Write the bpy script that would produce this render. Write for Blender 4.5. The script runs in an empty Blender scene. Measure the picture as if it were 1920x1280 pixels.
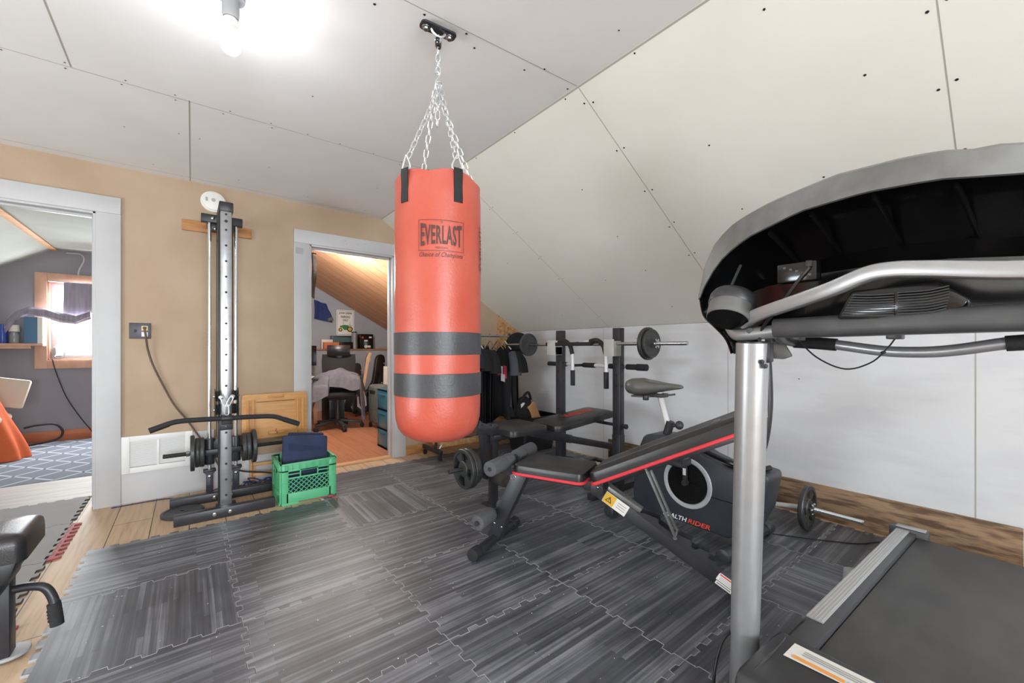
import bpy, bmesh, math, random
from mathutils import Vector as V, Matrix
random.seed(7)
SC = bpy.context.scene
COL = SC.collection
PI = math.pi
R = math.radians

# ------------------------------------------------------------------ materials
def lin(h):
    if isinstance(h, str):
        h = h.lstrip('#'); h = [int(h[i:i+2], 16) / 255 for i in (0, 2, 4)]
    return tuple(c / 12.92 if c <= .04045 else ((c + .055) / 1.055) ** 2.4 for c in h) + (1,)

MATS = {}
def mat(name, col, rough=.5, metal=0., col2=None, scale=8., stretch=(1, 1, 1), amt=.5, bump=0., bscale=80., bstretch=(1, 1, 1),
        spec=.5, coat=0., trans=0., emit=None, estr=0., alpha=1., sheen=0., detail=4., contrast=(.35, .65), rvar=0.):
    m = bpy.data.materials.new(name); m.use_nodes = True
    nt = m.node_tree; N = nt.nodes; L = nt.links
    p = N['Principled BSDF']
    p.inputs['Base Color'].default_value = lin(col)
    p.inputs['Roughness'].default_value = rough
    p.inputs['Metallic'].default_value = metal
    p.inputs['Specular IOR Level'].default_value = spec
    p.inputs['Coat Weight'].default_value = coat
    p.inputs['Transmission Weight'].default_value = trans
    p.inputs['Alpha'].default_value = alpha
    p.inputs['Sheen Weight'].default_value = sheen
    if emit:
        p.inputs['Emission Color'].default_value = lin(emit); p.inputs['Emission Strength'].default_value = estr
    tc = None
    if col2 or bump or rvar:
        tc = N.new('ShaderNodeTexCoord')
    if col2:
        mp = N.new('ShaderNodeMapping'); mp.inputs['Scale'].default_value = stretch
        nz = N.new('ShaderNodeTexNoise'); nz.inputs['Scale'].default_value = scale; nz.inputs['Detail'].default_value = detail
        mr = N.new('ShaderNodeMapRange'); mr.inputs['From Min'].default_value = contrast[0]; mr.inputs['From Max'].default_value = contrast[1]
        mr.inputs['To Max'].default_value = amt
        mx = N.new('ShaderNodeMix'); mx.data_type = 'RGBA'
        mx.inputs['A'].default_value = lin(col); mx.inputs['B'].default_value = lin(col2)
        L.new(tc.outputs['Object'], mp.inputs['Vector']); L.new(mp.outputs['Vector'], nz.inputs['Vector'])
        L.new(nz.outputs['Fac'], mr.inputs['Value']); L.new(mr.outputs['Result'], mx.inputs['Factor'])
        L.new(mx.outputs['Result'], p.inputs['Base Color'])
        if rvar:
            m2 = N.new('ShaderNodeMapRange'); m2.inputs['To Min'].default_value = rough - rvar; m2.inputs['To Max'].default_value = rough + rvar
            L.new(nz.outputs['Fac'], m2.inputs['Value']); L.new(m2.outputs['Result'], p.inputs['Roughness'])
    if bump:
        mp2 = N.new('ShaderNodeMapping'); mp2.inputs['Scale'].default_value = bstretch
        n2 = N.new('ShaderNodeTexNoise'); n2.inputs['Scale'].default_value = bscale; n2.inputs['Detail'].default_value = 3
        bp = N.new('ShaderNodeBump'); bp.inputs['Strength'].default_value = bump; bp.inputs['Distance'].default_value = .01
        L.new(tc.outputs['Object'], mp2.inputs['Vector']); L.new(mp2.outputs['Vector'], n2.inputs['Vector'])
        L.new(n2.outputs['Fac'], bp.inputs['Height']); L.new(bp.outputs['Normal'], p.inputs['Normal'])
    MATS[name] = m
    return m

def plank_mat(name, c1, c2, c3, width, axis, rough=.5, gap='#3a2a1c', gapw=.012, spec=.4, length=2.4):
    """boards: rows of the given width across `axis` ('x' = boards run along y)"""
    m = bpy.data.materials.new(name); m.use_nodes = True
    nt = m.node_tree; N = nt.nodes; L = nt.links; p = N['Principled BSDF']
    p.inputs['Roughness'].default_value = rough; p.inputs['Specular IOR Level'].default_value = spec
    tc = N.new('ShaderNodeTexCoord'); mp = N.new('ShaderNodeMapping')
    if axis == 'x':
        mp.inputs['Rotation'].default_value = (0, 0, R(90))
    br = N.new('ShaderNodeTexBrick')
    br.inputs['Scale'].default_value = 1.; br.inputs['Brick Width'].default_value = length; br.inputs['Row Height'].default_value = width
    br.inputs['Mortar Size'].default_value = gapw * width; br.inputs['Color1'].default_value = (0, 0, 0, 1); br.inputs['Color2'].default_value = (1, 1, 1, 1)
    br.inputs['Mortar'].default_value = (.5, .5, .5, 1)
    nz = N.new('ShaderNodeTexNoise'); nz.inputs['Scale'].default_value = 3.; nz.inputs['Detail'].default_value = 6
    mp2 = N.new('ShaderNodeMapping'); mp2.inputs['Scale'].default_value = (1, 14, 1)
    L.new(tc.outputs['Object'], mp.inputs['Vector']); L.new(mp.outputs['Vector'], br.inputs['Vector'])
    L.new(mp.outputs['Vector'], mp2.inputs['Vector']); L.new(mp2.outputs['Vector'], nz.inputs['Vector'])
    a = N.new('ShaderNodeMix'); a.data_type = 'RGBA'; a.inputs['A'].default_value = lin(c1); a.inputs['B'].default_value = lin(c2)
    L.new(br.outputs['Color'], a.inputs['Factor'])
    b = N.new('ShaderNodeMix'); b.data_type = 'RGBA'; b.inputs['B'].default_value = lin(c3)
    mr = N.new('ShaderNodeMapRange'); mr.inputs['From Min'].default_value = .45; mr.inputs['From Max'].default_value = .75; mr.inputs['To Max'].default_value = .7
    L.new(nz.outputs['Fac'], mr.inputs['Value']); L.new(mr.outputs['Result'], b.inputs['Factor']); L.new(a.outputs['Result'], b.inputs['A'])
    c = N.new('ShaderNodeMix'); c.data_type = 'RGBA'; c.inputs['B'].default_value = lin(gap)
    L.new(br.outputs['Fac'], c.inputs['Factor']); L.new(b.outputs['Result'], c.inputs['A']); L.new(c.outputs['Result'], p.inputs['Base Color'])
    MATS[name] = m
    return m

# ------------------------------------------------------------------ mesh builder
class B:
    def __init__(s, M=None):
        s.bm = bmesh.new(); s.M = M or Matrix(); s.mi = 0
    def add(s, verts, faces, M=None):
        T = s.M @ M if M is not None else s.M
        vs = [s.bm.verts.new(T @ V(v)) for v in verts]
        for f in faces:
            try:
                fc = s.bm.faces.new([vs[i] for i in f]); fc.material_index = s.mi; fc.smooth = True
            except ValueError:
                pass
        return s
    def addbm(s, t, M=None):
        t.verts.ensure_lookup_table(); t.verts.index_update()
        s.add([v.co.copy() for v in t.verts], [[v.index for v in f.verts] for f in t.faces], M); t.free(); return s
    def box(s, c, d, bev=.003, rot=None, M=None, seg=2):
        t = bmesh.new(); bmesh.ops.create_cube(t, size=1)
        for v in t.verts: v.co = V((v.co.x * d[0], v.co.y * d[1], v.co.z * d[2]))
        bev = min(bev, min(d) * .45)
        if bev > 0: bmesh.ops.bevel(t, geom=t.edges[:] , offset=bev, segments=seg, affect='EDGES', profile=.5)
        X = Matrix.Translation(V(c))
        if rot is not None:
            X = X @ (rot if isinstance(rot, Matrix) else (Matrix.Rotation(rot[2], 4, 'Z') @ Matrix.Rotation(rot[1], 4, 'Y') @ Matrix.Rotation(rot[0], 4, 'X')))
        return s.addbm(t, M @ X if M is not None else X)
    def bb(s, a, b, bev=.003, seg=2):
        return s.box([(a[i] + b[i]) / 2 for i in range(3)], [abs(b[i] - a[i]) for i in range(3)], bev, seg=seg)
    def beam(s, p0, p1, w, h, bev=.003, up=(0, 0, 1), ext=0.):
        p0, p1 = V(p0), V(p1); d = (p1 - p0); L = d.length + 2 * ext; d.normalize(); u = V(up)
        y = u.cross(d)
        if y.length < 1e-4: y = V((0, 1, 0)).cross(d)
        y.normalize(); z = d.cross(y)
        Mx = Matrix((d, y, z)).transposed().to_4x4(); Mx.translation = (p0 + p1) / 2
        return s.box((0, 0, 0), (L, w, h), bev, M=Mx)
    def tube(s, pts, r, seg=10, smooth=0, closed=False, cap=True):
        P = [V(p) for p in pts]
        if smooth:
            Q = []; n = len(P); rng = range(n if closed else n - 1)
            rr = r if isinstance(r, (list, tuple)) else None; Rr = []
            for i in rng:
                p0 = P[i - 1] if (i > 0 or closed) else P[0] * 2 - P[1]
                p1, p2 = P[i], P[(i + 1) % n]
                p3 = P[(i + 2) % n] if (i + 2 < n or closed) else p2 * 2 - p1
                for k in range(smooth):
                    t = k / smooth
                    Q.append(.5 * ((2 * p1) + (p2 - p0) * t + (2 * p0 - 5 * p1 + 4 * p2 - p3) * t * t + (3 * p1 - p0 - 3 * p2 + p3) * t ** 3))
                    if rr: Rr.append(rr[i] + (rr[(i + 1) % n] - rr[i]) * t)
            if not closed:
                Q.append(P[-1])
                if rr: Rr.append(rr[-1])
            P = Q
            if rr: r = Rr
        n = len(P); rs = r if isinstance(r, (list, tuple)) else [r] * n
        T = []
        for i in range(n):
            a = P[i - 1] if (i > 0 or closed) else P[i]; b = P[(i + 1) % n] if (i < n - 1 or closed) else P[i]
            T.append((b - a).normalized())
        u = T[0].orthogonal().normalized(); verts = []; faces = []
        for i in range(n):
            u = (u - T[i] * u.dot(T[i]))
            if u.length < 1e-6: u = T[i].orthogonal()
            u.normalize(); w = T[i].cross(u)
            for k in range(seg):
                a = 2 * PI * k / seg; verts.append(P[i] + (u * math.cos(a) + w * math.sin(a)) * rs[i])
        for i in range(n if closed else n - 1):
            for k in range(seg):
                j = (i + 1) % n
                faces.append((i * seg + k, i * seg + (k + 1) % seg, j * seg + (k + 1) % seg, j * seg + k))
        if cap and not closed:
            faces.append(tuple(range(seg))[::-1]); faces.append(tuple((n - 1) * seg + k for k in range(seg)))
        return s.add(verts, faces)
    def cyl(s, p0, p1, r, r1=None, seg=20, bev=0.):
        p0, p1 = V(p0), V(p1); r1 = r if r1 is None else r1
        if bev <= 0: return s.tube([p0, p1], [r, r1], seg)
        d = (p1 - p0).normalized()
        return s.tube([p0, p0 + d * bev * .3, p0 + d * bev, p1 - d * bev, p1 - d * bev * .3, p1], [r - bev, r - bev * .3, r, r1, r1 - bev * .3, r1 - bev], seg)
    def lathe(s, prof, o=(0, 0, 0), axis=(0, 0, 1), seg=32, close=False):
        a = V(axis).normalized(); u = a.orthogonal().normalized(); w = a.cross(u); o = V(o)
        verts = []; faces = []; n = len(prof)
        for (r, z) in prof:
            for k in range(seg):
                t = 2 * PI * k / seg; verts.append(o + a * z + (u * math.cos(t) + w * math.sin(t)) * max(r, 1e-5))
        for i in range(n if close else n - 1):
            j = (i + 1) % n
            for k in range(seg):
                faces.append((i * seg + k, i * seg + (k + 1) % seg, j * seg + (k + 1) % seg, j * seg + k))
        return s.add(verts, faces)
    def prism(s, poly, o, U, W, t, bev=0., seg=2):
        """polygon (u,w) in the plane o,U,W pushed along U x W by t"""
        U = V(U).normalized(); W = V(W).normalized(); Nn = U.cross(W); o = V(o)
        b = bmesh.new(); n = len(poly)
        v0 = [b.verts.new(o + U * p[0] + W * p[1]) for p in poly]; v1 = [b.verts.new(o + U * p[0] + W * p[1] + Nn * t) for p in poly]
        b.faces.new(v0[::-1]); b.faces.new(v1)
        for i in range(n): b.faces.new((v0[i], v0[(i + 1) % n], v1[(i + 1) % n], v1[i]))
        bmesh.ops.recalc_face_normals(b, faces=b.faces[:])
        if bev > 0:
            es = [e for e in b.edges if e.calc_length() > 1e-6]
            bmesh.ops.bevel(b, geom=es, offset=bev, segments=seg, affect='EDGES', profile=.5, clamp_overlap=True)
        return s.addbm(b)
    def sheet(s, f, nu, nv, t=0.):
        """surface f(u,v) on the unit square; t>0 gives it thickness"""
        P = [[V(f(i / nu, j / nv)) for j in range(nv + 1)] for i in range(nu + 1)]
        verts = []; faces = []; idx = lambda i, j: i * (nv + 1) + j
        for i in range(nu + 1):
            for j in range(nv + 1): verts.append(P[i][j])
        for i in range(nu):
            for j in range(nv): faces.append((idx(i, j), idx(i + 1, j), idx(i + 1, j + 1), idx(i, j + 1)))
        if t:
            off = len(verts)
            for i in range(nu + 1):
                for j in range(nv + 1):
                    du = P[min(i + 1, nu)][j] - P[max(i - 1, 0)][j]; dv = P[i][min(j + 1, nv)] - P[i][max(j - 1, 0)]
                    nn = du.cross(dv)
                    nn = nn.normalized() if nn.length > 1e-12 else V((0, 0, 1))
                    verts.append(P[i][j] - nn * t)
            faces += [tuple(off + k for k in fc[::-1]) for fc in faces[:]]
            ring = [idx(i, 0) for i in range(nu + 1)] + [idx(nu, j) for j in range(1, nv + 1)] + [idx(i, nv) for i in range(nu - 1, -1, -1)] + [idx(0, j) for j in range(nv - 1, 0, -1)]
            for k in range(len(ring)):
                a, c = ring[k], ring[(k + 1) % len(ring)]; faces.append((c, a, off + a, off + c))
        return s.add(verts, faces)
    def ball(s, c, r, M=None, seg=20, rings=12):
        if not isinstance(r, (list, tuple)): r = (r, r, r)
        t = bmesh.new(); bmesh.ops.create_uvsphere(t, u_segments=seg, v_segments=rings, radius=1)
        for v in t.verts: v.co = V((v.co.x * r[0], v.co.y * r[1], v.co.z * r[2]))
        X = Matrix.Translation(V(c))
        return s.addbm(t, X @ M if M is not None else X)

def textgeo(body, size=1., shear=0., sx=1., spacing=1., align='CENTER', bold=0.):
    cu = bpy.data.curves.new('lettering', 'FONT'); cu.body = body; cu.size = size; cu.shear = shear; cu.space_character = spacing
    cu.align_x = align; cu.offset = bold; cu.resolution_u = 3
    ob = bpy.data.objects.new('lettering', cu); COL.objects.link(ob); bpy.context.view_layer.update()
    me = bpy.data.meshes.new_from_object(ob.evaluated_get(bpy.context.evaluated_depsgraph_get()))
    vs = [(v.co.x * sx, v.co.y) for v in me.vertices]; fs = [tuple(p.vertices) for p in me.polygons]
    bpy.data.objects.remove(ob); bpy.data.meshes.remove(me); bpy.data.curves.remove(cu)
    if vs:
        y0 = min(v[1] for v in vs); x0 = min(v[0] for v in vs); x1 = max(v[0] for v in vs)
        y1 = max(v[1] for v in vs)
        if align == 'CENTER': xm = (x0 + x1) / 2
        else: xm = x0
        vs = [(v[0] - xm, v[1]) for v in vs]
    return vs, fs

def put_text(b, body, o, U, W, height, width=None, shear=0., align='CENTER', lift=.0008, bold=.0):
    vs, fs = textgeo(body, 1., shear, align=align, bold=bold)
    h = max(v[1] for v in vs) - min(v[1] for v in vs); w = max(v[0] for v in vs) - min(v[0] for v in vs)
    k = height / h; kx = width / w if width else k
    y0 = min(v[1] for v in vs)
    U = V(U).normalized(); W = V(W).normalized(); n = U.cross(W)
    b.add([V(o) + U * v[0] * kx + W * (v[1] - y0) * k + n * lift for v in vs], fs)

def offs(o):
    p = V((0, 0, 0))
    while o is not None: p = p + o.location; o = o.parent
    return p

def obj(name, b, mats, parent=None, loc=None, smooth=35, fixn=True):
    if fixn: bmesh.ops.recalc_face_normals(b.bm, faces=b.bm.faces[:])
    me = bpy.data.meshes.new(name)
    d = offs(parent) + (V(loc) if loc is not None and parent is None else V((0, 0, 0)))
    for v in b.bm.verts: v.co -= d
    b.bm.to_mesh(me); b.bm.free()
    for m in (mats if isinstance(mats, (list, tuple)) else [mats]): me.materials.append(MATS[m])
    me.set_sharp_from_angle(angle=R(smooth))
    o = bpy.data.objects.new(name, me); COL.objects.link(o)
    if parent is not None: o.parent = parent
    elif loc is not None: o.location = loc
    return o

def tag(o, label, cat, group=None):
    o['label'] = label; o['category'] = cat
    if group: o['group'] = group
    return o
def thing(name, label, cat, loc=(0, 0, 0), group=None):
    o = bpy.data.objects.new(name, None); COL.objects.link(o); o.location = loc; o.empty_display_size = .05
    return tag(o, label, cat, group)
def struct(name, b, mats, smooth=30):
    o = obj(name, b, mats, smooth=smooth); o['kind'] = 'structure'; return o
def dup(root, loc, rotz=None, label=None):
    c = root.copy(); COL.objects.link(c); c.location = loc
    if rotz is not None: c.rotation_euler = rotz if not isinstance(rotz, (int, float)) else (0, 0, rotz)
    if label: c['label'] = label
    for ch in list(root.children):
        d = ch.copy(); COL.objects.link(d); d.parent = c
        for g in list(ch.children):
            e = g.copy(); COL.objects.link(e); e.parent = d
    return c
def bez(pts, n=8):
    """catmull-rom through points"""
    P = [V(p) for p in pts]; out = []
    for i in range(len(P) - 1):
        p0 = P[i - 1] if i else P[0] * 2 - P[1]; p1, p2 = P[i], P[i + 1]; p3 = P[i + 2] if i + 2 < len(P) else p2 * 2 - p1
        for k in range(n):
            t = k / n
            out.append(.5 * ((2 * p1) + (p2 - p0) * t + (2 * p0 - 5 * p1 + 4 * p2 - p3) * t * t + (3 * p1 - p0 - 3 * p2 + p3) * t ** 3))
    out.append(P[-1]); return out
def rrect(w, h, r, n=4):
    out = []
    for cx, cy, a0 in ((w / 2 - r, h / 2 - r, 0), (-w / 2 + r, h / 2 - r, 90), (-w / 2 + r, -h / 2 + r, 180), (w / 2 - r, -h / 2 + r, 270)):
        for k in range(n + 1):
            a = R(a0 + 90 * k / n); out.append((cx + r * math.cos(a), cy + r * math.sin(a)))
    return out
LP = dict(front=400, left=110, bed=190, office=105, bedfill=7, rear=110, sky=4., exp=-.2, bulb=150.)
# ------------------------------------------------------------------ material library
mat('ceiling_paint', '#e8e8e8', .75, col2='#e2e2e1', scale=3, amt=.6)
mat('slope_paint', '#e4e2da', .75, col2='#dfdcd2', scale=3, amt=.6)
mat('knee_paint', '#d5d6d9', .6, col2='#cdced2', scale=2.5, stretch=(1, 1, 4), amt=.8, contrast=(.45, .6))
mat('raw_board', '#b39d87', .85, col2='#a79078', scale=2.2, amt=.8, bump=.05, bscale=60)
mat('bedroom_ceiling', '#a9aea5', .8, col2='#9fa49c', scale=3, amt=.6)
mat('seam', '#a3a097', .8)
mat('screw_dark', '#1c1a18', .6)
mat('trim_white', '#bfbfc1', .45, col2='#b6b6b8', scale=6, amt=.5)
mat('grey_room', '#908d92', .8, col2='#827f85', scale=2, amt=.7)
mat('office_grey', '#a6abb2', .8, col2='#9ca1a8', scale=3, amt=.6)
mat('pine', '#dcae84', .6, col2='#b98356', scale=3, stretch=(1, 8, 1), amt=.7)
mat('pine_casing', '#cda38c', .6, col2='#b98a70', scale=4, stretch=(3, 3, 1), amt=.6)
mat('orange_base', '#b56c46', .55, col2='#96552f', scale=4, stretch=(1, 6, 6), amt=.6)
mat('oak_trim', '#b9814e', .55, col2='#84552c', scale=5, stretch=(1, 6, 6), amt=.8)
mat('old_board', '#91765c', .8, col2='#55402f', scale=9, stretch=(1, .7, 5), amt=.95, contrast=(.4, .62), bump=.2, bscale=40, bstretch=(1, 1, 8))
mat('osb', '#c49a6c', .8, col2='#a07344', scale=26, amt=.8, detail=2, contrast=(.4, .6))
mat('white_boards', '#b7b2aa', .6, col2='#9e968a', scale=3, stretch=(1, 6, 1), amt=.6)
plank_mat('floor_planks', '#bda285', '#c9ae91', '#9c8063', .19, 'x', rough=.55)
plank_mat('office_floor', '#b67b5a', '#c08867', '#a26749', .13, 'x', rough=.35, gap='#8c5a3e', gapw=.02)
plank_mat('pine_ceiling', '#d6a57c', '#deb18a', '#b98258', .24, 'y', rough=.55, gap='#8b5a33', gapw=.02, length=6.)
mat('rug', '#6d737e', .95)
mat('rug_line', '#b4b9c1', .95)
mat('rug_edge', '#3a3b42', .95)
mat('lit_foam_edge', '#a6a6a7', .8)  # pale cut foam, plus the light the tooth edges catch, put in the colour
mat('grey_mat', '#8b8988', .75, col2='#83817f', scale=5, amt=.6, spec=.25)
mat('grey_mat_edge', '#4c4a49', .8)
mat('red_foam', '#9c4a4c', .7)
mat('dust', '#d8d4cc', .9)

def mat_tile(nm='tile', turn=False):
    m = bpy.data.materials.new('black_woodgrain_foam'); m.use_nodes = True; nt = m.node_tree; N = nt.nodes; L = nt.links; p = N['Principled BSDF']
    tc = N.new('ShaderNodeTexCoord'); oi = N.new('ShaderNodeObjectInfo')
    sc = N.new('ShaderNodeVectorMath'); sc.operation = 'SCALE'; sc.inputs['Scale'].default_value = 37.
    cb = N.new('ShaderNodeCombineXYZ')
    for k in range(3): L.new(oi.outputs['Random'], cb.inputs[k])
    L.new(cb.outputs[0], sc.inputs[0])
    ad = N.new('ShaderNodeVectorMath'); rt = N.new('ShaderNodeMapping'); rt.inputs['Rotation'].default_value = (0, 0, PI / 2 if turn else 0); L.new(tc.outputs['Object'], rt.inputs['Vector']); L.new(rt.outputs[0], ad.inputs[0]); L.new(sc.outputs[0], ad.inputs[1])
    # staves of a printed butcher-block pattern
    br = N.new('ShaderNodeTexBrick'); br.inputs['Scale'].default_value = 1; br.inputs['Brick Width'].default_value = .61; br.inputs['Row Height'].default_value = .0205
    br.inputs['Mortar Size'].default_value = .0006; br.inputs['Color1'].default_value = (0, 0, 0, 1); br.inputs['Color2'].default_value = (1, 1, 1, 1); br.inputs['Mortar'].default_value = (0, 0, 0, 1)
    br.offset = .37; br.offset_frequency = 2
    L.new(ad.outputs[0], br.inputs['Vector'])
    mp = N.new('ShaderNodeMapping'); mp.inputs['Scale'].default_value = (1.6, 75, 1); L.new(ad.outputs[0], mp.inputs['Vector'])
    nz = N.new('ShaderNodeTexNoise'); nz.inputs['Scale'].default_value = 1.; nz.inputs['Detail'].default_value = 5; L.new(mp.outputs[0], nz.inputs['Vector'])
    n2 = N.new('ShaderNodeTexNoise'); n2.inputs['Scale'].default_value = 3.5; n2.inputs['Detail'].default_value = 5; L.new(ad.outputs[0], n2.inputs['Vector'])
    s1 = N.new('ShaderNodeMath'); s1.operation = 'MULTIPLY'; s1.inputs[1].default_value = .36; L.new(br.outputs['Color'], s1.inputs[0])
    s2 = N.new('ShaderNodeMath'); s2.operation = 'MULTIPLY_ADD'; s2.inputs[1].default_value = 1.05; L.new(nz.outputs['Fac'], s2.inputs[0]); L.new(s1.outputs[0], s2.inputs[2])
    s3 = N.new('ShaderNodeMath'); s3.operation = 'MULTIPLY_ADD'; s3.inputs[1].default_value = .8; L.new(n2.outputs['Fac'], s3.inputs[0]); L.new(s2.outputs[0], s3.inputs[2])
    cr = N.new('ShaderNodeValToRGB'); L.new(s3.outputs[0], cr.inputs['Fac'])
    mr = N.new('ShaderNodeMapRange'); mr.inputs['From Min'].default_value = .55; mr.inputs['From Max'].default_value = 1.6; L.new(s3.outputs[0], mr.inputs['Value']); L.new(mr.outputs[0], cr.inputs['Fac'])
    e = cr.color_ramp.elements; e[0].color = lin('#25272c'); e[1].color = lin('#8e9199')
    el = cr.color_ramp.elements.new(.5); el.color = lin('#50535a')
    L.new(cr.outputs['Color'], p.inputs['Base Color'])
    p.inputs['Roughness'].default_value = .4; p.inputs['Specular IOR Level'].default_value = .55
    wv = N.new('ShaderNodeTexWave'); wv.inputs['Scale'].default_value = 70; wv.bands_direction = 'X'; L.new(rt.outputs[0], wv.inputs['Vector'])
    bp = N.new('ShaderNodeBump'); bp.inputs['Strength'].default_value = .12; bp.inputs['Distance'].default_value = .003; L.new(wv.outputs['Fac'], bp.inputs['Height']); L.new(bp.outputs[0], p.inputs['Normal'])
    MATS[nm] = m
mat_tile()
mat_tile('tile_turned', True)

mat('bag_red', '#ad4736', .38, col2='#b65a4b', scale=5, amt=.7, bump=.11, bscale=110, spec=.5)
mat('bag_black', '#3f3f42', .42, col2='#303033', scale=6, amt=.8, bump=.12, bscale=110)
mat('strap_black', '#141415', .7, bump=.2, bscale=300)
mat('print_black', '#4a2a26', .6)
mat('chain', '#d6d8d9', .35, .7)
mat('black_metal', '#232326', .42, col2='#2d2d31', scale=10, amt=.6)
mat('frame_black', '#28282d', .38, col2='#35353b', scale=6, amt=.5)
mat('cast_iron', '#3a3b3c', .42, .35, col2='#4b4c4c', scale=18, amt=.7, bump=.1, bscale=120)
mat('grip_black', '#1e1e20', .75, bump=.15, bscale=200)
mat('foam_grey', '#505154', .92, col2='#47484b', scale=30, amt=.6, bump=.2, bscale=260)
mat('foam_brown', '#3a3532', .9, bump=.2, bscale=200)
mat('chrome', '#dcdee0', .16, .92)
mat('steel', '#c4c6c8', .25, 1., col2='#a2a4a6', scale=12, amt=.5)
mat('brushed', '#b9bbbe', .28, .8, col2='#a6a8ab', scale=4, stretch=(1, 1, 6), amt=.6)
mat('silver_paint', '#a3a4a6', .34, .55, col2='#98999b', scale=30, amt=.4)
mat('silver_dark', '#7c7d7c', .42, .6, col2='#686867', scale=20, amt=.6, bump=.05, bscale=300)
mat('grey_plastic', '#a3a5a8', .5)
mat('grey_hook', '#b4b4b2', .5)
mat('white_tube', '#d4d4d3', .3)
mat('vinyl', '#202022', .34, col2='#2a2a2c', scale=14, amt=.6, bump=.08, bscale=220, spec=.5)
mat('vinyl_grey', '#5b5a57', .33, .0, col2='#6a6965', scale=8, amt=.5, spec=.6)
mat('stitch', '#6f6c66', .7)
mat('red_piping', '#d23b44', .45)
mat('bike_shell', '#2d3036', .4, col2='#343840', scale=6, amt=.5)
mat('gloss_black', '#0c0c0d', .16, spec=.5)
mat('dark_plastic', '#2b2c2e', .4, col2='#3a3b3d', scale=14, amt=.7)
mat('padded_grey', '#37383a', .5, col2='#4a4b4c', scale=12, amt=.7)
mat('belt', '#393939', .48, col2='#4b4a49', scale=4, stretch=(1, 2.2, 1), amt=.9, bump=.12, bscale=500)
mat('rail_strip', '#bfc0c1', .42, .25, col2='#acadae', scale=8, stretch=(1, 40, 1), amt=.6)
mat('rail_dark', '#47484b', .4)
mat('label_white', '#e6e4df', .5)
mat('label_yellow', '#d9ad2e', .5)
mat('label_red', '#d04a3a', .5)
mat('label_orange', '#e09a52', .5)
mat('label_blue', '#9cc3d4', .5)
mat('label_grey', '#8b8c90', .5)
mat('text_white', '#e4e4e4', .5)
mat('text_red', '#d5402c', .5)
mat('text_dark', '#20211f', .6)
mat('crate_green', '#4fa777', .45, col2='#63b98a', scale=7, amt=.6)
mat('navy_cloth', '#2a3553', .9, col2='#222c46', scale=9, amt=.7, bump=.2, bscale=400)
mat('navy_strap', '#1f2a45', .9)
mat('table_wood', '#cf9c62', .5, col2='#b98148', scale=4, stretch=(1, 1, 10), amt=.6)
mat('table_edge', '#c48c50', .5)
mat('table_dark', '#6b4524', .6)
mat('plastic_white', '#e2e1dc', .4)
mat('vent_white', '#dfdfde', .4)
mat('vent_gap', '#a9a9aa', .6)
mat('purple_plate', '#474450', .4)
mat('ivory', '#dccb8f', .4)
mat('cord_brown', '#5b4a3e', .6)
mat('cord_black', '#1a1a1c', .5)
mat('cord_blue', '#2b345e', .5)
mat('shirt_black', '#111114', .9, bump=.1, bscale=200)
mat('shirt_navy', '#151826', .9, bump=.1, bscale=200)
mat('shirt_grey', '#44474d', .9, bump=.1, bscale=200)
mat('print_red', '#b23246', .7)
mat('print_white', '#d9d9dc', .7)
mat('hanger_white', '#e6e4e0', .4)
mat('hanger_wood', '#8b6a48', .5)
mat('tote_black', '#19191b', .35)
mat('cardboard', '#b98a5c', .8, col2='#a77949', scale=6, amt=.5)
mat('bulb_glow', '#ffffff', .3, emit='#f6f9ff', estr=LP['bulb'])
mat('socket_grey', '#8f9092', .5)
mat('bulb_base', '#dcdad4', .4)
mat('glass', '#ffffff', .02, trans=1., spec=.5)
mat('curtain', '#8c8594', .8, col2='#aaa4b0', scale=3, stretch=(14, 1, 1), amt=.7)
mat('blue_bottle', '#3a56a8', .25)
mat('blue_box', '#4c6f90', .6)
mat('orange_cloth', '#c9562a', .85, col2='#d36c3f', scale=3, amt=.7)
mat('beige_chair', '#c9bfae', .8)
mat('mesh_black', '#1d1e20', .8, bump=.25, bscale=500)
mat('towel', '#70717b', .95, col2='#5c5d67', scale=20, amt=.6, bump=.35, bscale=160)
mat('maple', '#dcb68a', .45)
mat('guitar_black', '#121214', .22)
mat('guitar_guard', '#c7cbd2', .4)
mat('teal_plastic', '#20566b', .4)
mat('teal_clear', '#2f7286', .25)
mat('suit_grey', '#6c716f', .7, col2='#3f4442', scale=40, amt=.8)
mat('screen_black', '#101114', .2)
mat('jacket_blue', '#29386e', .85)
mat('jacket_grey', '#6d6a66', .85)
mat('sign_white', '#ecece6', .4)
mat('tractor_green', '#2f7f3a', .45)
mat('tractor_yellow', '#d8b23c', .45)
mat('tire_dark', '#33302a', .7)
mat('orange_box', '#c9743e', .6)
mat('paper_white', '#e4e0d6', .7)
mat('paper_green', '#c3cfae', .7)
mat('box_dark', '#1b2024', .4)
mat('box_teal', '#3f5f5f', .4)
mat('jar_clear', '#c9ccce', .1, trans=.6)
# ------------------------------------------------------------------ camera
cam = bpy.data.cameras.new('camera'); co = bpy.data.objects.new('camera', cam); COL.objects.link(co); SC.camera = co
HEAD = .9049
co.location = (0, 0, 1.112); co.rotation_euler = (PI / 2, 0, HEAD - PI / 2)
cam.sensor_width = 36; cam.lens = 770.2 / 1920 * 36; cam.shift_y = 12.2 / 1920; cam.clip_start = .02

ZC = 2.41; XS = 1.513; XK = 3.29; ZK = 1.317; YW = 4.06; YB = -4.2
SL = (ZC - ZK) / (XK - XS)
zs = lambda x: ZC - SL * (x - XS)

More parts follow.
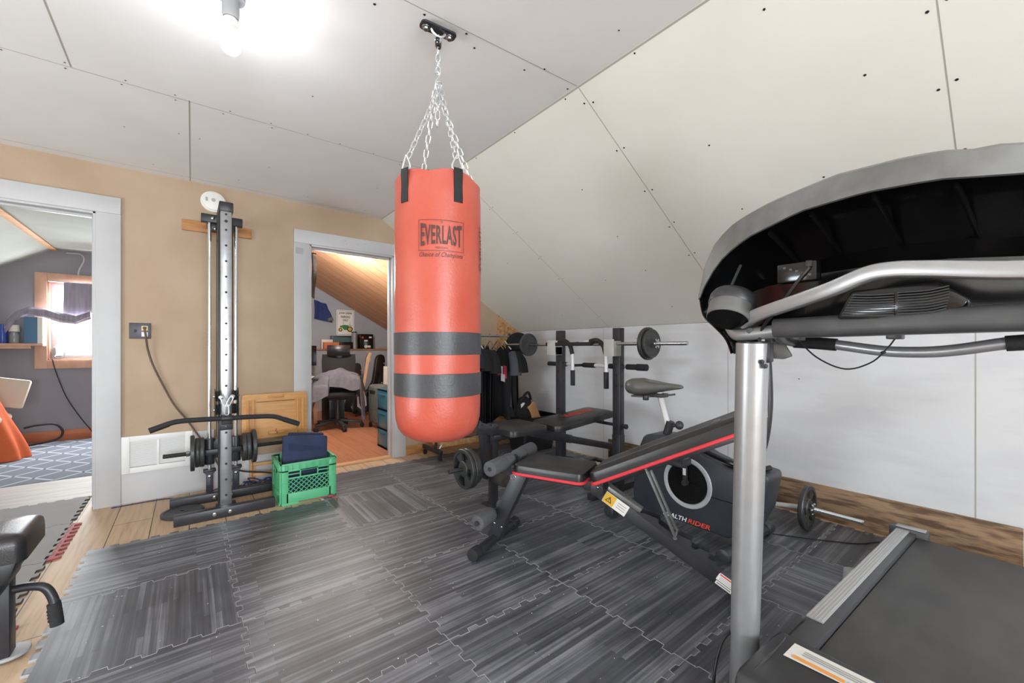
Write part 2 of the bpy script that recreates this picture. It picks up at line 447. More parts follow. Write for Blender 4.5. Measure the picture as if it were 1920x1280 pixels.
# ------------------------------------------------------------------ floors
b = B(); b.bb((-3.2, YB - .1, -.06), (3.4, YW + 1.3, -.012), 0)
floor_o = struct('floor', b, 'floor_planks')
b = B(); b.bb((-3.2, YW + 1.3, -.06), (.18, 7.5, -.012), 0); struct('floor', b, 'white_boards')
b = B(); b.bb((.24, YW + .06, -.05), (4.2, 8.3, -.001), 0); struct('floor', b, 'office_floor')
b = B(); b.bb((-1.3, YW + .34, -.0125), (-.5, YW + 1.035, -.004), 0); struct('floor', b, 'white_boards')
b = B(); b.bb((.86, YW + .0, -.012), (1.64, YW + .075, .006), .003); struct('trim_1', b, 'pine')      # office door sill

# ------------------------------------------------------------------ ceilings with drywall joints and screws
def disc(b, c, n, r=.0055):
    n = V(n).normalized(); u = n.orthogonal().normalized(); w = n.cross(u); c = V(c) + n * .0012
    b.add([c + (u * math.cos(k * PI / 4) + w * math.sin(k * PI / 4)) * r for k in range(8)], [tuple(range(8))])
def strip(b, p, q, n, w=.003):
    p, q, n = V(p), V(q), V(n).normalized(); s = (q - p).normalized().cross(n) * w / 2; o = n * .0008
    b.add([p + s + o, q + s + o, q - s + o, p - s + o], [(0, 1, 2, 3)])
b = B(); b.bb((-1.35, YB, ZC), (XS, YW + .12, ZC + .04), 0)
dn = (0, 0, -1)
b.mi = 1
for p, q, w in (((-1.3, 2.765), (XS, 2.735), .0035), ((-1.3, 1.565), (XS, 1.402), .003), ((0, 2.74), (.005, YW), .006), ((-.42, 1.51), (-.43, 2.75), .006), ((.0, .3), (.0, 1.5), .004), ((-1.3, .3), (XS, .3), .003)):
    strip(b, (*p, ZC), (*q, ZC), dn, w)
strip(b, (-1.3, YW - .1, ZC), (XS, YW - .07, ZC), dn, .003)
b.mi = 2
for x in [-.65 + .2032 * k for k in range(11)]:
    for dy in ((-.025, .028) if random.random() < .5 else (-.022,)):
        disc(b, (x + random.uniform(-.02, .02), 2.75 + dy, ZC), dn, .0045)
for x in (.55, .72, .9, .97, 1.23, 1.3, 1.49): disc(b, (x, 1.51 - .1 * (x - .55) + (.03 if int(x * 100) % 2 else -.025), ZC), dn, .0055)
for x, y in ((.5, 2.3), (1.1, 2.1), (.45, 3.4), (1.2, 3.3), (-.3, 3.3), (1.38, 1.05), (-.7, 2.2), (.3, 3.8), (.8, 3.85), (1.3, 3.9), (-.2, 3.85), (.05, 3.2), (-.05, 3.2)):
    disc(b, (x, y, ZC), dn, .0045)
struct('ceiling', b, ['ceiling_paint', 'seam', 'screw_dark'])
def slope_ceiling(x0, z0, x1, z1, y0, y1, t, name, mats, deco=None):
    b = B(); d = V((x1 - x0, 0, z1 - z0)).normalized(); n = V((-d.z, 0, d.x)); n = n if n.z > 0 else -n
    P = [(x0, z0), (x1, z1)]; a = V((x0, 0, z0)); e = V((x1, 0, z1))
    vs = []
    for y in (y0, y1):
        for q in (a, e, e + n * t, a + n * t): vs.append((q.x, y, q.z))
    b.add(vs, [(0, 1, 2, 3), (7, 6, 5, 4), (0, 4, 5, 1), (1, 5, 6, 2), (2, 6, 7, 3), (3, 7, 4, 0)])
    if deco: deco(b, a, d, -n)
    return struct(name, b, mats)
def deco(b, a, d, n):
    pt = lambda u, y: (a.x + d.x * u, y, a.z + d.z * u)
    Lg = (XK - XS) / d.x
    b.mi = 1
    for y in (2.62, 1.40, .19, -1.03): strip(b, pt(.012, y), pt(Lg, y), n, .0035)
    strip(b, pt(.006, YB), pt(.006, YW), n, .009); strip(b, pt(Lg - .004, YB), pt(Lg - .004, YW), n, .006)
    b.mi = 2
    for y in (2.62, 1.40, .19):
        for k in range(7):
            u = .1 + k * .3
            for s in (-.022, .024): disc(b, pt(u + random.uniform(-.02, .02), y + s), n, .0052 if y < 2 else .004)
    for y in (3.4, 3.05, 2.2, 1.8, .98, .62, .4):
        for k in range(5):
            if random.random() < .62: disc(b, pt(.15 + k * .42 + random.uniform(-.04, .04), y + random.uniform(-.02, .02)), n, .0048)
    for k in range(9): disc(b, pt(.02, 3.6 - k * .42), n, .0045)
slope_ceiling(XS, ZC, XK + .02, zs(XK + .02), YB, YW + .02, .04, 'ceiling', ['slope_paint', 'seam', 'screw_dark'], deco)
slope_ceiling(-1.35, ZC, -3.12, ZC - SL * 1.77, YB, YW + .02, .04, 'ceiling', ['slope_paint'])

# ------------------------------------------------------------------ walls
def wall_xz(name, polys, y, t, mats):
    b = B()
    for p in polys: b.prism(p, (0, y, 0), (1, 0, 0), (0, 0, 1), -t)
    return struct(name, b, mats)
T0 = ZC + .02
D1L, D1R, D1H = -1.33, -.513, 2.065
D2L, D2R, D2H = .855, 1.645, 2.05
wall_xz('wall_back', [[(-3.12, 0 - .05), (D1L, -.05), (D1L, T0), (-1.35, T0), (-3.12, 1.33)],
                      [(D1L, D1H), (D1R, D1H), (D1R, T0), (D1L, T0)],
                      [(D1R, -.05), (D2L, -.05), (D2L, T0), (D1R, T0)],
                      [(D2L, D2H), (D2R, D2H), (D2R, zs(D2R) + .02), (XS, T0), (D2L, T0)],
                      [(D2R, -.05), (XK + .02, -.05), (XK + .02, zs(XK)), (D2R, zs(D2R) + .02)]], YW, .12, 'raw_board')
b = B(); b.bb((XK, YB, -.05), (XK + .05, YW + .02, ZK + .02), 0)
b.mi = 1
for y in (.195, 1.472, 2.69): strip(b, (XK, y, .0), (XK, y, ZK), (-1, 0, 0), .005 if y < 1 else .0035)
b.mi = 2
for y, z in ((1.0, .9), (.45, 1.1), (2.3, 1.2), (3.2, 1.24), (.8, 1.2)): disc(b, (XK, y, z), (-1, 0, 0), .004)
struct('wall_right', b, ['knee_paint', 'seam', 'screw_dark'])
b = B(); b.bb((-3.12, YB, -.05), (-3.07, .9, 1.36), 0); b.bb((-3.12, 2.5, -.05), (-3.07, YW, 1.36), 0); b.bb((-3.12, .9, -.05), (-3.07, 2.5, .35), 0); b.bb((-3.12, .9, 1.2), (-3.07, 2.5, 1.36), 0)
struct('wall_left', b, 'knee_paint')
b = B()
for a_, c_ in (((-3.11, .9, .35), (-3.06, .95, 1.2)), ((-3.11, 2.45, .35), (-3.06, 2.5, 1.2)), ((-3.11, .95, .35), (-3.06, 2.45, .4)), ((-3.11, .95, 1.15), (-3.06, 2.45, 1.2)), ((-3.105, 1.68, .4), (-3.065, 1.72, 1.15))): b.bb(a_, c_, .003)
wl = struct('added_window', b, 'trim_white')  # added unseen window, put in to carry the left fill light
b = B(); b.bb((-3.09, .95, .4), (-3.086, 2.45, 1.15), 0); obj('window_pane', b, 'glass', wl)
# gable wall behind the camera with a window opening
W1 = (-1.2, .8, 1.2, 2.1)
wall_xz('wall_front', [[(-3.1, -.05), (W1[0], -.05), (W1[0], T0), (-1.35, T0), (-3.1, 1.33)], [(W1[0], -.05), (W1[2], -.05), (W1[2], W1[1]), (W1[0], W1[1])],
                       [(W1[0], W1[3]), (W1[2], W1[3]), (W1[2], T0), (W1[0], T0)], [(W1[2], -.05), (XK, -.05), (XK, zs(XK)), (XS, T0), (W1[2], T0)]], YB + .0, .1, 'knee_paint')
def window(name, x0, z0, x1, z1, y, fr, mid=True):
    b = B(); w = .05
    b.bb((x0, y - .03, z0), (x0 + w, y + .03, z1), .004); b.bb((x1 - w, y - .03, z0), (x1, y + .03, z1), .004)
    b.bb((x0 + w, y - .028, z0), (x1 - w, y + .028, z0 + w), .004); b.bb((x0 + w, y - .028, z1 - w), (x1 - w, y + .028, z1), .004)
    if mid: b.bb((x0, y - .02, (z0 + z1) / 2 - .02), (x1, y + .02, (z0 + z1) / 2 + .02), .004)
    o = struct(name, b, fr)
    g = B(); g.bb((x0 + w, y - .003, z0 + w), (x1 - w, y + .003, z1 - w), 0)
    p = obj('window_pane', g, 'glass', o); return o
window('window_1', W1[0], W1[1], W1[2], W1[3], YB - .05, 'trim_white')

# door casings and jambs
def casing(name, x0, x1, zh, left=True):
    b = B(); w = .128; y0 = YW - .018
    if left: b.bb((x0 - w, y0, -.012), (x0, YW, zh), .003)
    b.bb((x1, y0, -.012), (x1 + w, YW, zh), .003)
    b.bb((x0 - w if left else x0 - w, y0 - .002, zh), (x1 + w, YW, zh + .118), .003)
    # jamb lining and stop
    b.bb((x0 - .002, YW - .012, -.012), (x0 + .016, YW + .125, zh), .002); b.bb((x1 - .016, YW - .012, -.012), (x1 + .002, YW + .125, zh), .002)
    b.bb((x0, YW - .012, zh - .016), (x1, YW + .125, zh + .002), .002)
    b.bb((x1 - .028, YW + .05, -.012), (x1 - .014, YW + .085, zh - .014), .002); b.bb((x0 + .014, YW + .05, -.012), (x0 + .028, YW + .085, zh - .014), .002)
    b.bb((x0 + .014, YW + .05, zh - .03), (x1 - .014, YW + .085, zh - .014), .002)
    # far side casing
    b.bb((x0 - .09, YW + .12, 0), (x0, YW + .135, zh), .002); b.bb((x1, YW + .12, 0), (x1 + .09, YW + .135, zh), .002); b.bb((x0 - .09, YW + .12, zh), (x1 + .09, YW + .135, zh + .09), .002)
    b.mi = 1
    if x0 > 0:
        for dx, dz in ((.31, .075), (.32, .05), (.42, .06), (.5, .075)): disc(b, (x0 + dx, y0 - .002, zh + dz), (0, -1, 0), .005)
        b.bb((x0 - .115, y0 - .0012, zh - .10), (x0 - .055, y0, zh - .045), 0)
    struct(name, b, ['trim_white', 'grey_plastic'])
casing('door_1', D1L, D1R, D1H)
casing('door_2', D2L, D2R, D2H)
# white lower panel / baseboard of the tan wall, stops before the doors
b = B(); b.bb((D1R + .128, YW - .014, -.012), (.155, YW, .46), .002); b.bb((.155, YW - .012, -.012), (D2L - .128, YW, .21), .002)
struct('baseboard_back', b, 'trim_white')
b = B(); b.bb((D2R + .128, YW - .01, -.012), (XK - .03, YW, .09), .002); struct('baseboard_back', b, 'oak_trim')
# weathered board at the foot of the knee wall
b = B(); b.bb((XK - .018, .035, -.012), (XK, 2.62, .208), .003); struct('baseboard_right', b, 'old_board')
# raw strand board patch in the corner
b = B(); b.prism([(2.955, 0.02), (XK - .001, 0.02), (XK - .001, zs(XK) - .004), (2.955, zs(2.955) - .004)], (0, YW, 0), (1, 0, 0), (0, 0, 1), .008, 0)
b.mi = 1
for x, z in ((2.98, 1.5), (3.05, 1.42), (3.12, 1.36), (3.2, 1.33), (3.25, 1.3), (3.27, 1.15), (3.27, .95), (3.27, .75), (3.1, 1.2)): disc(b, (x, YW - .008, z), (0, -1, 0), .006)
struct('trim_2', b, ['osb', 'screw_dark'])
b = B(); b.bb((XK - .045, YW - .03, .0), (XK - .02, YW - .005, ZK - .02), .002); struct('trim_2', b, 'oak_trim')

# ------------------------------------------------------------------ left bedroom shell
LY = 7.3; LC = 2.30; LX = -1.28
b = B(); b.bb((LX, YW + .1, LC), (.2, LY + .1, LC + .04), 0); struct('ceiling', b, 'bedroom_ceiling')
slope_ceiling(LX, LC, -3.15, LC - .62 * (3.15 + LX), YW + .1, LY + .1, .04, 'ceiling', ['bedroom_ceiling'])
b = B(); b.beam((LX - .01, YW + .12, LC - .012), (LX - .01, LY, LC - .012), .085, .014, .002); struct('trim_3', b, 'pine')
WX0, WX1, WZ0, WZ1 = -1.335, -.2, .965, 1.91
wall_xz('wall_back', [[(-3.15, -.05), (WX0, -.05), (WX0, LC - .62 * (LX - WX0) + .015), (-3.15, 1.155)], [(WX0, -.05), (WX1, -.05), (WX1, WZ0), (WX0, WZ0)],
                      [(WX0, WZ1), (WX1, WZ1), (WX1, LC + .02), (WX0, LC + .02)], [(WX1, -.05), (.2, -.05), (.2, LC + .02), (WX1, LC + .02)]], LY, .16, 'grey_room')
b = B(); b.bb((.18, YW + .12, -.05), (.24, 8.2, 2.5), 0); struct('wall_right', b, 'grey_room')
b = B(); b.bb((-3.2, YW + .12, -.05), (-3.1, LY, 1.2), 0); struct('wall_left', b, 'grey_room')
b = B(); w = .1
b.bb((WX0 - w, LY - .02, WZ0 - w), (WX0, LY, WZ1 + w), .003); b.bb((WX1, LY - .02, WZ0 - w), (WX1 + w, LY, WZ1 + w), .003)
b.bb((WX0, LY - .019, WZ1), (WX1, LY, WZ1 + w), .003); b.bb((WX0, LY - .019, WZ0 - w), (WX1, LY, WZ0), .003)
b.bb((WX0, LY, WZ0), (WX0 + .015, LY + .16, WZ1), .002); b.bb((WX0, LY, WZ0), (WX1, LY + .16, WZ0 + .015), .002); b.bb((WX0, LY, WZ1 - .015), (WX1, LY + .16, WZ1), .002)
struct('trim_4', b, 'pine_casing')
window('window_2', WX0 + .015, WZ0 + .015, WX1, WZ1 - .015, LY + .12, 'trim_white')
b = B(); b.bb((-3.1, LY - .015, -.012), (.18, LY, .115), .003); struct('baseboard_back', b, 'orange_base')
b = B(); b.bb((-3.1, LY - .16, 1.135), (WX0 - .005, LY, 1.165), .004); b.bb((-3.1, LY - .15, 1.105), (WX0 - w - .005, LY - .135, 1.135), .002); struct('trim_5', b, 'pine_casing')
b = B(); b.tube(bez([(-1.18, LY - .006, 2.27), (-1.06, LY - .004, 2.27), (-1.03, LY - .003, 2.2), (-1.07, LY - .003, 2.08), (-1.08, LY - .003, 2.0)], 6), [.008] * 25, 6)
struct('trim_5', b, 'trim_white')

# ------------------------------------------------------------------ office shell
OYB = 8.0
zo = lambda x: 2.233 - .564 * (x - 1.746)
XO = 1.36
slope_ceiling(XO, zo(XO), 4.2, zo(4.2), YW + .1, OYB + .05, .05, 'ceiling', ['pine_ceiling'])
b = B(); b.bb((.2, YW + .1, zo(XO)), (XO, OYB + .05, zo(XO) + .05), 0); struct('ceiling', b, 'pine_ceiling')
wall_xz('wall_back', [[(.2, -.05), (4.2, -.05), (4.2, zo(4.2) + .01), (XO, zo(XO) + .01), (.2, zo(XO) + .01)]], OYB, .1, 'office_grey')
b = B(); b.bb((.24, OYB - .2, 0), (4.0, OYB, 1.075), 0); struct('wall_back', b, 'office_grey')
b = B(); b.bb((.24, OYB - .235, 1.075), (4.0, OYB, 1.098), .004); struct('trim_6', b, 'oak_trim')
b = B(); b.bb((4.0, YW + .1, -.05), (4.1, OYB, 1.2), 0); struct('wall_right', b, 'office_grey')
b = B(); b.prism([(XO, zo(XO) - .012), (4.0, zo(4.0) - .012), (4.0, zo(4.0) + .005), (XO, zo(XO) + .005)], (0, OYB, 0), (1, 0, 0), (0, 0, 1), .012, 0); struct('trim_6', b, 'office_grey')

# ------------------------------------------------------------------ interlocking mats
S = .61; GX, GY = .779, 1.380
def teeth_poly(s, n=14, dep=.0105, gap=.0009):
    """outline of one jigsaw mat: each side an alternating trapezoid tooth line shared with its neighbour"""
    def side():
        pts = []; p = s / n
        for k in range(n):
            a = k * p; d = dep if k % 2 == 0 else -dep
            if k == 0 or k == n - 1: d = 0 if k == 0 else 0
            pts += [(a + p * .05, d), (a + p * .95, d)]
        return pts
    w = side()
    out = [(x, y + gap) for x, y in w]
    out += [(s + y - gap, x) for x, y in w]
    out += [(x, s + y - gap) for x, y in w[::-1]]
    out += [(y + gap, x) for x, y in w[::-1]]
    return out
def mat_mesh(name, top, edge, t=.0115, z=0.):
    b = B(); poly = teeth_poly(S); n = len(poly)
    inn = []
    for i in range(n):
        p, c, q = V((*poly[i - 1], 0)), V((*poly[i], 0)), V((*poly[(i + 1) % n], 0))
        n1 = V((-(c - p).y, (c - p).x, 0)); n2 = V((-(q - c).y, (q - c).x, 0))
        n1 = n1.normalized() if n1.length > 1e-9 else n2.normalized(); n2 = n2.normalized() if n2.length > 1e-9 else n1
        m_ = n1 + n2; m_ = m_.normalized() if m_.length > .2 else n1
        inn.append(c + m_ * .0011 / max(.5, m_.dot(n1)))
    b.add([(p.x, p.y, z) for p in inn], [tuple(range(n))])
    b.mi = 1
    b.add([(p.x, p.y, z) for p in inn] + [(x, y, z - .0012) for x, y in poly] + [(x, y, z - t) for x, y in poly],
          [(k * n + i, k * n + (i + 1) % n, (k + 1) * n + (i + 1) % n, (k + 1) * n + i) for k in range(2) for i in range(n)])
    bmesh.ops.remove_doubles(b.bm, verts=b.bm.verts[:], dist=1e-6)
    for v in b.bm.verts: v.co.x -= S / 2; v.co.y -= S / 2
    me = bpy.data.meshes.new(name); bmesh.ops.recalc_face_normals(b.bm, faces=b.bm.faces[:])
    for f in b.bm.faces: f.smooth = False
    b.bm.to_mesh(me); b.bm.free(); me.materials.append(MATS[top]); me.materials.append(MATS[edge]); return me
MT = mat_mesh('floor_mat', 'tile', 'lit_foam_edge'); MTT = mat_mesh('floor_mat', 'tile_turned', 'lit_foam_edge'); MG = mat_mesh('grey_floor_mat', 'grey_mat', 'grey_mat_edge')
cells = [(i, j) for i in range(-2, 4) for j in range(-4, 4) if not (i < 0 and j == 3)]
for i, j in cells:
    if j < -2 and i > 1: continue
    turned = (i, j) in ((0, 2), (-2, 1), (2, -2), (-1, -2))
    o = bpy.data.objects.new('floor_mat', MTT if turned else MT); COL.objects.link(o)
    o.location = (GX + (i + .5) * S, GY + (j + .5) * S, 0)
    row = ['eighth row from the office door', 'seventh row from the office door', 'sixth row from the office door', 'fifth row from the office door', 'fourth row from the office door', 'third row from the office door', 'second row from the office door', 'row nearest the office door'][j + 4]
    colm = ['leftmost', 'second from left', 'third from left', 'third from right', 'second from right', 'rightmost'][i + 2]
    tag(o, 'dark woodgrain foam mat%s, %s, %s' % (' striped crosswise' if turned else '', row, colm), 'floor mat', 'black woodgrain interlocking floor mats')
for i in range(2):
    for j in range(5):
        o = bpy.data.objects.new('grey_floor_mat', MG); COL.objects.link(o)
        o.location = (-.59 - (i + .5) * S, 4.40 - (j + .5) * S, -.0008)
        tag(o, 'plain grey foam floor mat %s, %s' % (['in the left doorway', 'before the left doorway', 'with the red edge end', 'under the black gym seat', 'nearest the camera'][j], ['along the bare planks', 'away from the bare planks'][i]), 'floor mat', 'grey interlocking floor mats')
b = B()
for k in range(240):
    x = random.uniform(-.35, 1.5) if k < 170 else random.uniform(1., 2.9); y = random.uniform(.9, 3.1) if k < 170 else random.uniform(.5, 2.6)
    a = random.uniform(0, PI); r = random.choice((.0016, .002, .0026, .0034)); q = r * random.uniform(.5, 1.)
    b.add([(x + math.cos(a + t) * (r if i % 2 else q), y + math.sin(a + t) * (r if i % 2 else q), .0006 + (.0008 if i == 0 else 0)) for i, t in enumerate((0, 1.3, 2.6, 3.9, 5.2))], [(0, 1, 2, 3, 4)])
dst = obj('floor_debris', b, 'dust'); tag(dst, 'tiny white crumbs scattered over the dark foam mats', 'debris'); dst['kind'] = 'stuff'
def edge_strip(y0, y1, label):
    b = B(); n = int((y1 - y0) / .061); p = (y1 - y0) / n
    pts = [(-.005, y0)]
    for k in range(n):
        a = y0 + k * p; pts += [(.018 if 1 else 0, a + .01), (.045, a + .016), (.045, a + p * .5), (.018, a + p * .62)]
    pts.append((-.005, y1))
    b.prism([(q[0], q[1]) for q in pts], (-.585, 0, -.0115), (1, 0, 0), (0, 1, 0), .009, 0)
    tag(obj('toothed_mat_edge', b, 'red_foam', loc=(-.585, y0, -.012)), label, 'floor mat edge', 'red toothed mat edges')
edge_strip(3.20, 3.80, 'red toothed foam border of the grey mats near the left doorway')
edge_strip(2.30, 2.56, 'red toothed foam border of the grey mats under the black foam handle')
# ------------------------------------------------------------------ punching bag
BX, BY, BR = .786, 1.480, .168
nrm = V((-BX, -BY, 0)).normalized(); rgt = V((-nrm.y, nrm.x, 0)) * -1
if rgt.dot(V((.786, -.618, 0))) < 0: rgt = -rgt
def bagpt(phi, z, r=BR): return V((BX, BY, 0)) + (nrm * math.cos(phi) + rgt * math.sin(phi)) * r + V((0, 0, z))
bag = thing('punching_bag', 'orange-red vinyl heavy bag with two black bands hanging from chains', 'punching bag', (BX, BY, .745))
SPH = [R(25), R(-45), R(118), R(207)]
def rimz(phi):
    return 1.752 + .016 * max(0, max(math.cos(1. * (phi - s)) for s in SPH) - .82) / .18
prof = [(.001, .745), (.06, .747), (.105, .757), (.137, .776), (.156, .802), (.1655, .835), (.168, .875), (.1685, .93), (.1685, 1.018), (.1685, 1.085), (.1685, 1.171), (.169, 1.3), (.1695, 1.5), (.1695, 1.6), (.169, 1.69), (.1675, 1.702), (.1672, 1.706), (.1665, 1.73)]
b = B(); seg = 64
prof2 = []
for i in range(len(prof) - 1):
    m = 3 if prof[i + 1][1] - prof[i][1] > .05 else 1
    for k in range(m): prof2.append((prof[i][0] + (prof[i + 1][0] - prof[i][0]) * k / m, prof[i][1] + (prof[i + 1][1] - prof[i][1]) * k / m))
prof2.append(prof[-1])
rows = []
for r, z in prof2: rows.append([(r, z)] * seg)
verts = []; faces = []
for (r, z) in prof2:
    for k in range(seg):
        ph = 2 * PI * k / seg; wob = .0016 * math.sin(ph * 5 + z * 9) * math.sin(z * 14) if .84 < z < 1.72 else 0
        if z > 1.6: wob += .003 * (z - 1.6) / .13 * sum(math.exp(-((ph - s + PI) % (2 * PI) - PI) ** 2 / .05) for s in SPH)
        if z < .80: wob += .0025 * math.sin(ph * 26) * (z > .75)
        verts.append(bagpt(ph, z, r + wob))
for k in range(seg): verts.append(bagpt(2 * PI * k / seg, rimz(2 * PI * k / seg), .165 + .003 * math.cos(2 * PI * k / seg * 4)))
for k in range(seg): verts.append(bagpt(2 * PI * k / seg, rimz(2 * PI * k / seg) - .004, .157))
for k in range(seg): verts.append(bagpt(2 * PI * k / seg, 1.70, .15))
n = len(prof2) + 3
for i in range(n - 1):
    for k in range(seg): faces.append((i * seg + k, i * seg + (k + 1) % seg, (i + 1) * seg + (k + 1) % seg, (i + 1) * seg + k))
faces.append(tuple((n - 1) * seg + k for k in range(seg)))
b.add(verts, faces)
b.bm.faces.ensure_lookup_table()
body = obj('bag_body', b, ['bag_red'], bag, smooth=60)
for z0, z1 in ((1.086, 1.171), (.93, 1.017)):
    t = B(); t.lathe([(.1665, z0), (.1716, z0 + .001), (.1716, z1 - .001), (.1665, z1)], (BX, BY, 0), seg=64); obj('band', t, 'bag_black', bag, smooth=60)
# printed lettering wrapped round the cloth
def wrap_text(b, body, phi0, zc, height, width, warp=None, shear=0., rot=False, r=BR + .0042, bold=0.):
    vs, fs = textgeo(body, 1., shear, bold=bold, spacing=1.12 if bold else 1.)
    y0 = min(v[1] for v in vs); y1 = max(v[1] for v in vs); x0 = min(v[0] for v in vs); x1 = max(v[0] for v in vs)
    out = []
    for x, y in vs:
        s = (x - (x0 + x1) / 2) / (x1 - x0) * width; t = ((y - y0) / (y1 - y0) - .5) * height
        if warp: t = warp(s / width * 2, t / height * 2) * height / 2
        if rot: s, t = -t, s
        out.append(bagpt(phi0 + s / BR, zc + t, r))
    b.add(out, fs)
def wbox(b, phi0, zc, w, h, t=.0015, r=BR + .0042):
    def seg_(s0, t0, s1, t1):
        N_ = 10
        b.add([bagpt(phi0 + (s0 + (s1 - s0) * i / N_) / BR, zc + (t0 + (t1 - t0) * j) , r) for i in range(N_ + 1) for j in (0, 1)], [(2 * i, 2 * i + 2, 2 * i + 3, 2 * i + 1) for i in range(N_)])
    seg_(-w / 2, h / 2 - t, w / 2, h / 2); seg_(-w / 2, -h / 2, w / 2, -h / 2 + t); seg_(-w / 2, -h / 2, -w / 2 + t, h / 2); seg_(w / 2 - t, -h / 2, w / 2, h / 2)
b = B(); P0 = .075
wbox(b, P0, 1.519, .166, .112)
wrap_text(b, 'EVERLAST', P0, 1.521, .086, .150, lambda x, y: y * (.78 + .22 * x * x), bold=.028)
wrap_text(b, 'MADE IN U.S.A.', P0, 1.474, .007, .045); wrap_text(b, '®', P0, 1.566, .008, .008)
wrap_text(b, 'Choice of Champions', P0, 1.447, .022, .160, shear=.4, bold=.006); wrap_text(b, 'TM', P0 + .085 / BR, 1.456, .004, .007)
obj('printed_lettering', b, 'print_black', bag); b = B()
wrap_text(b, 'EVERLAST', P0 + 1.19, 1.50, .03, .16, rot=True); wbox(b, P0 + 1.19, 1.50, .045, .17, .0012)
obj('printed_lettering', b, 'print_black', bag)
for s in SPH:
    b = B(); N_ = 6
    def strapf(u, v, s=s): return bagpt(s + (v - .5) * .034 / BR, 1.772 - u * .125, BR + .0065 + .001 * math.sin(u * 9))
    b.sheet(strapf, 8, 3, .004)
    def inner(u, v, s=s): return bagpt(s + (v - .5) * .034 / BR, 1.772 - u * .1, .150)
    b.sheet(inner, 4, 2, .003); st = obj('strap', b, 'strap_black', bag)
    c = bagpt(s, 1.79, BR - .004); t = rgt * math.cos(s) - nrm * math.sin(s); u = V((0, 0, 1))
    rb = B(); rb.tube([c - t * .021 - u * .018, c + t * .021 - u * .018, c + t * .004 + u * .028, c - t * .004 + u * .028], .003, 8, smooth=5, closed=True)
    obj('d_ring', rb, 'chain', st)
TOPZ = 2.20
def links(b, p0, p1, ln=.036, wd=.009, r=.0021):
    p0, p1 = V(p0), V(p1); d = p1 - p0; L_ = d.length; d.normalize(); n = max(1, round(L_ / (ln * .80))); st = L_ / n
    u = d.orthogonal().normalized(); w = d.cross(u)
    for k in range(n):
        c = p0 + d * (k + .5) * st; q = u if k % 2 else w; h = st * .62
        pts = [c + d * (h - wd) * math.copysign(1, math.sin(a)) + q * wd * math.cos(a) + d * wd * math.sin(a) for a in [2 * PI * (i + .5) / 10 for i in range(10)]]
        b.tube(pts, r, 6, closed=True)
for k, s in enumerate(SPH):
    b = B(); links(b, bagpt(s, 1.815, BR - .012), (BX + .012 * math.cos(s), BY + .012 * math.sin(s), TOPZ - .03)); obj('chain', b, 'chain', bag)
b = B(); links(b, (BX + .002, BY, TOPZ - .02), (BX - .004, BY, 2.0)); obj('chain', b, 'chain', bag)
b = B(); b.tube([(BX - .012, BY, TOPZ + .008), (BX - .005, BY, TOPZ + .02), (BX + .006, BY, TOPZ + .008), (BX, BY, TOPZ - .005), (BX - .01, BY, TOPZ - .02), (BX, BY, TOPZ - .034), (BX + .012, BY, TOPZ - .022)], .0035, 8, smooth=5); obj('s_hook', b, 'chain', bag)
b = B(); links(b, (BX, BY, TOPZ + .012), (BX, BY, 2.315)); obj('chain', b, 'chain', bag)
b = B(); b.tube([(BX - .008, BY, 2.318), (BX + .008, BY, 2.318), (BX + .008, BY, 2.352), (BX - .008, BY, 2.352)], .004, 8, smooth=4, closed=True); b.cyl((BX, BY, 2.325), (BX, BY, 2.345), .006); obj('snap_clip', b, 'black_metal', bag)
mnt = thing('bag_hanger_bracket', 'black steel bracket bolted to the white ceiling above the heavy bag', 'ceiling bracket', (BX, BY, ZC - .03))
Mx = Matrix.Translation((BX, BY, ZC - .024)) @ Matrix.Rotation(-.10, 4, 'Z')
b = B(Mx); b.prism(rrect(.148, .05, .016), (0, 0, -.004), (1, 0, 0), (0, 1, 0), .008, .0015); obj('plate', b, 'black_metal', mnt)
for sx in (-1, 1):
    b = B(Mx); b.cyl((sx * .05, .004, -.002), (sx * .05, .004, .024), .006); b.cyl((sx * .05, .004, -.008), (sx * .05, .004, -.003), .017, seg=20, bev=.001); b.cyl((sx * .05, .004, -.016), (sx * .05, .004, -.007), .010, seg=6); obj('lag_bolt', b, 'steel', mnt)
b = B(Mx); b.tube([(-.03, 0, -.004), (-.018, 0, -.018), (0, 0, -.024), (.018, 0, -.018), (.03, 0, -.004)], .005, 8, smooth=4); b.tube([(0, 0, -.018), (.008, 0, -.03), (.006, 0, -.045), (-.006, 0, -.05), (-.012, 0, -.04)], .004, 8, smooth=4); obj('eye_loop', b, 'chain', mnt)

# ------------------------------------------------------------------ bare bulb
bulb = thing('ceiling_bulb', 'lit bare bulb in a grey socket on the white ceiling', 'light bulb', (.12, 1.83, ZC))
b = B(); b.lathe([(.001, 0), (.045, 0), (.045, -.012), (.027, -.02), (.027, -.075), (.024, -.085), (.001, -.085)], (.12, 1.83, ZC), seg=28); obj('socket', b, 'socket_grey', bulb)
b = B(); b.lathe([(.016, -.08), (.0235, -.09), (.0235, -.112), (.021, -.118), (.0235, -.124), (.020, -.132), (.001, -.132)], (.12, 1.83, ZC), seg=28); obj('bulb_collar', b, 'bulb_base', bulb)
b = B(); b.lathe([(.012, -.131), (.02, -.138), (.029, -.155), (.033, -.175), (.031, -.193), (.022, -.208), (.01, -.214), (.0005, -.215)], (.12, 1.83, ZC), seg=32); obj('glowing_globe', b, 'bulb_glow', bulb)

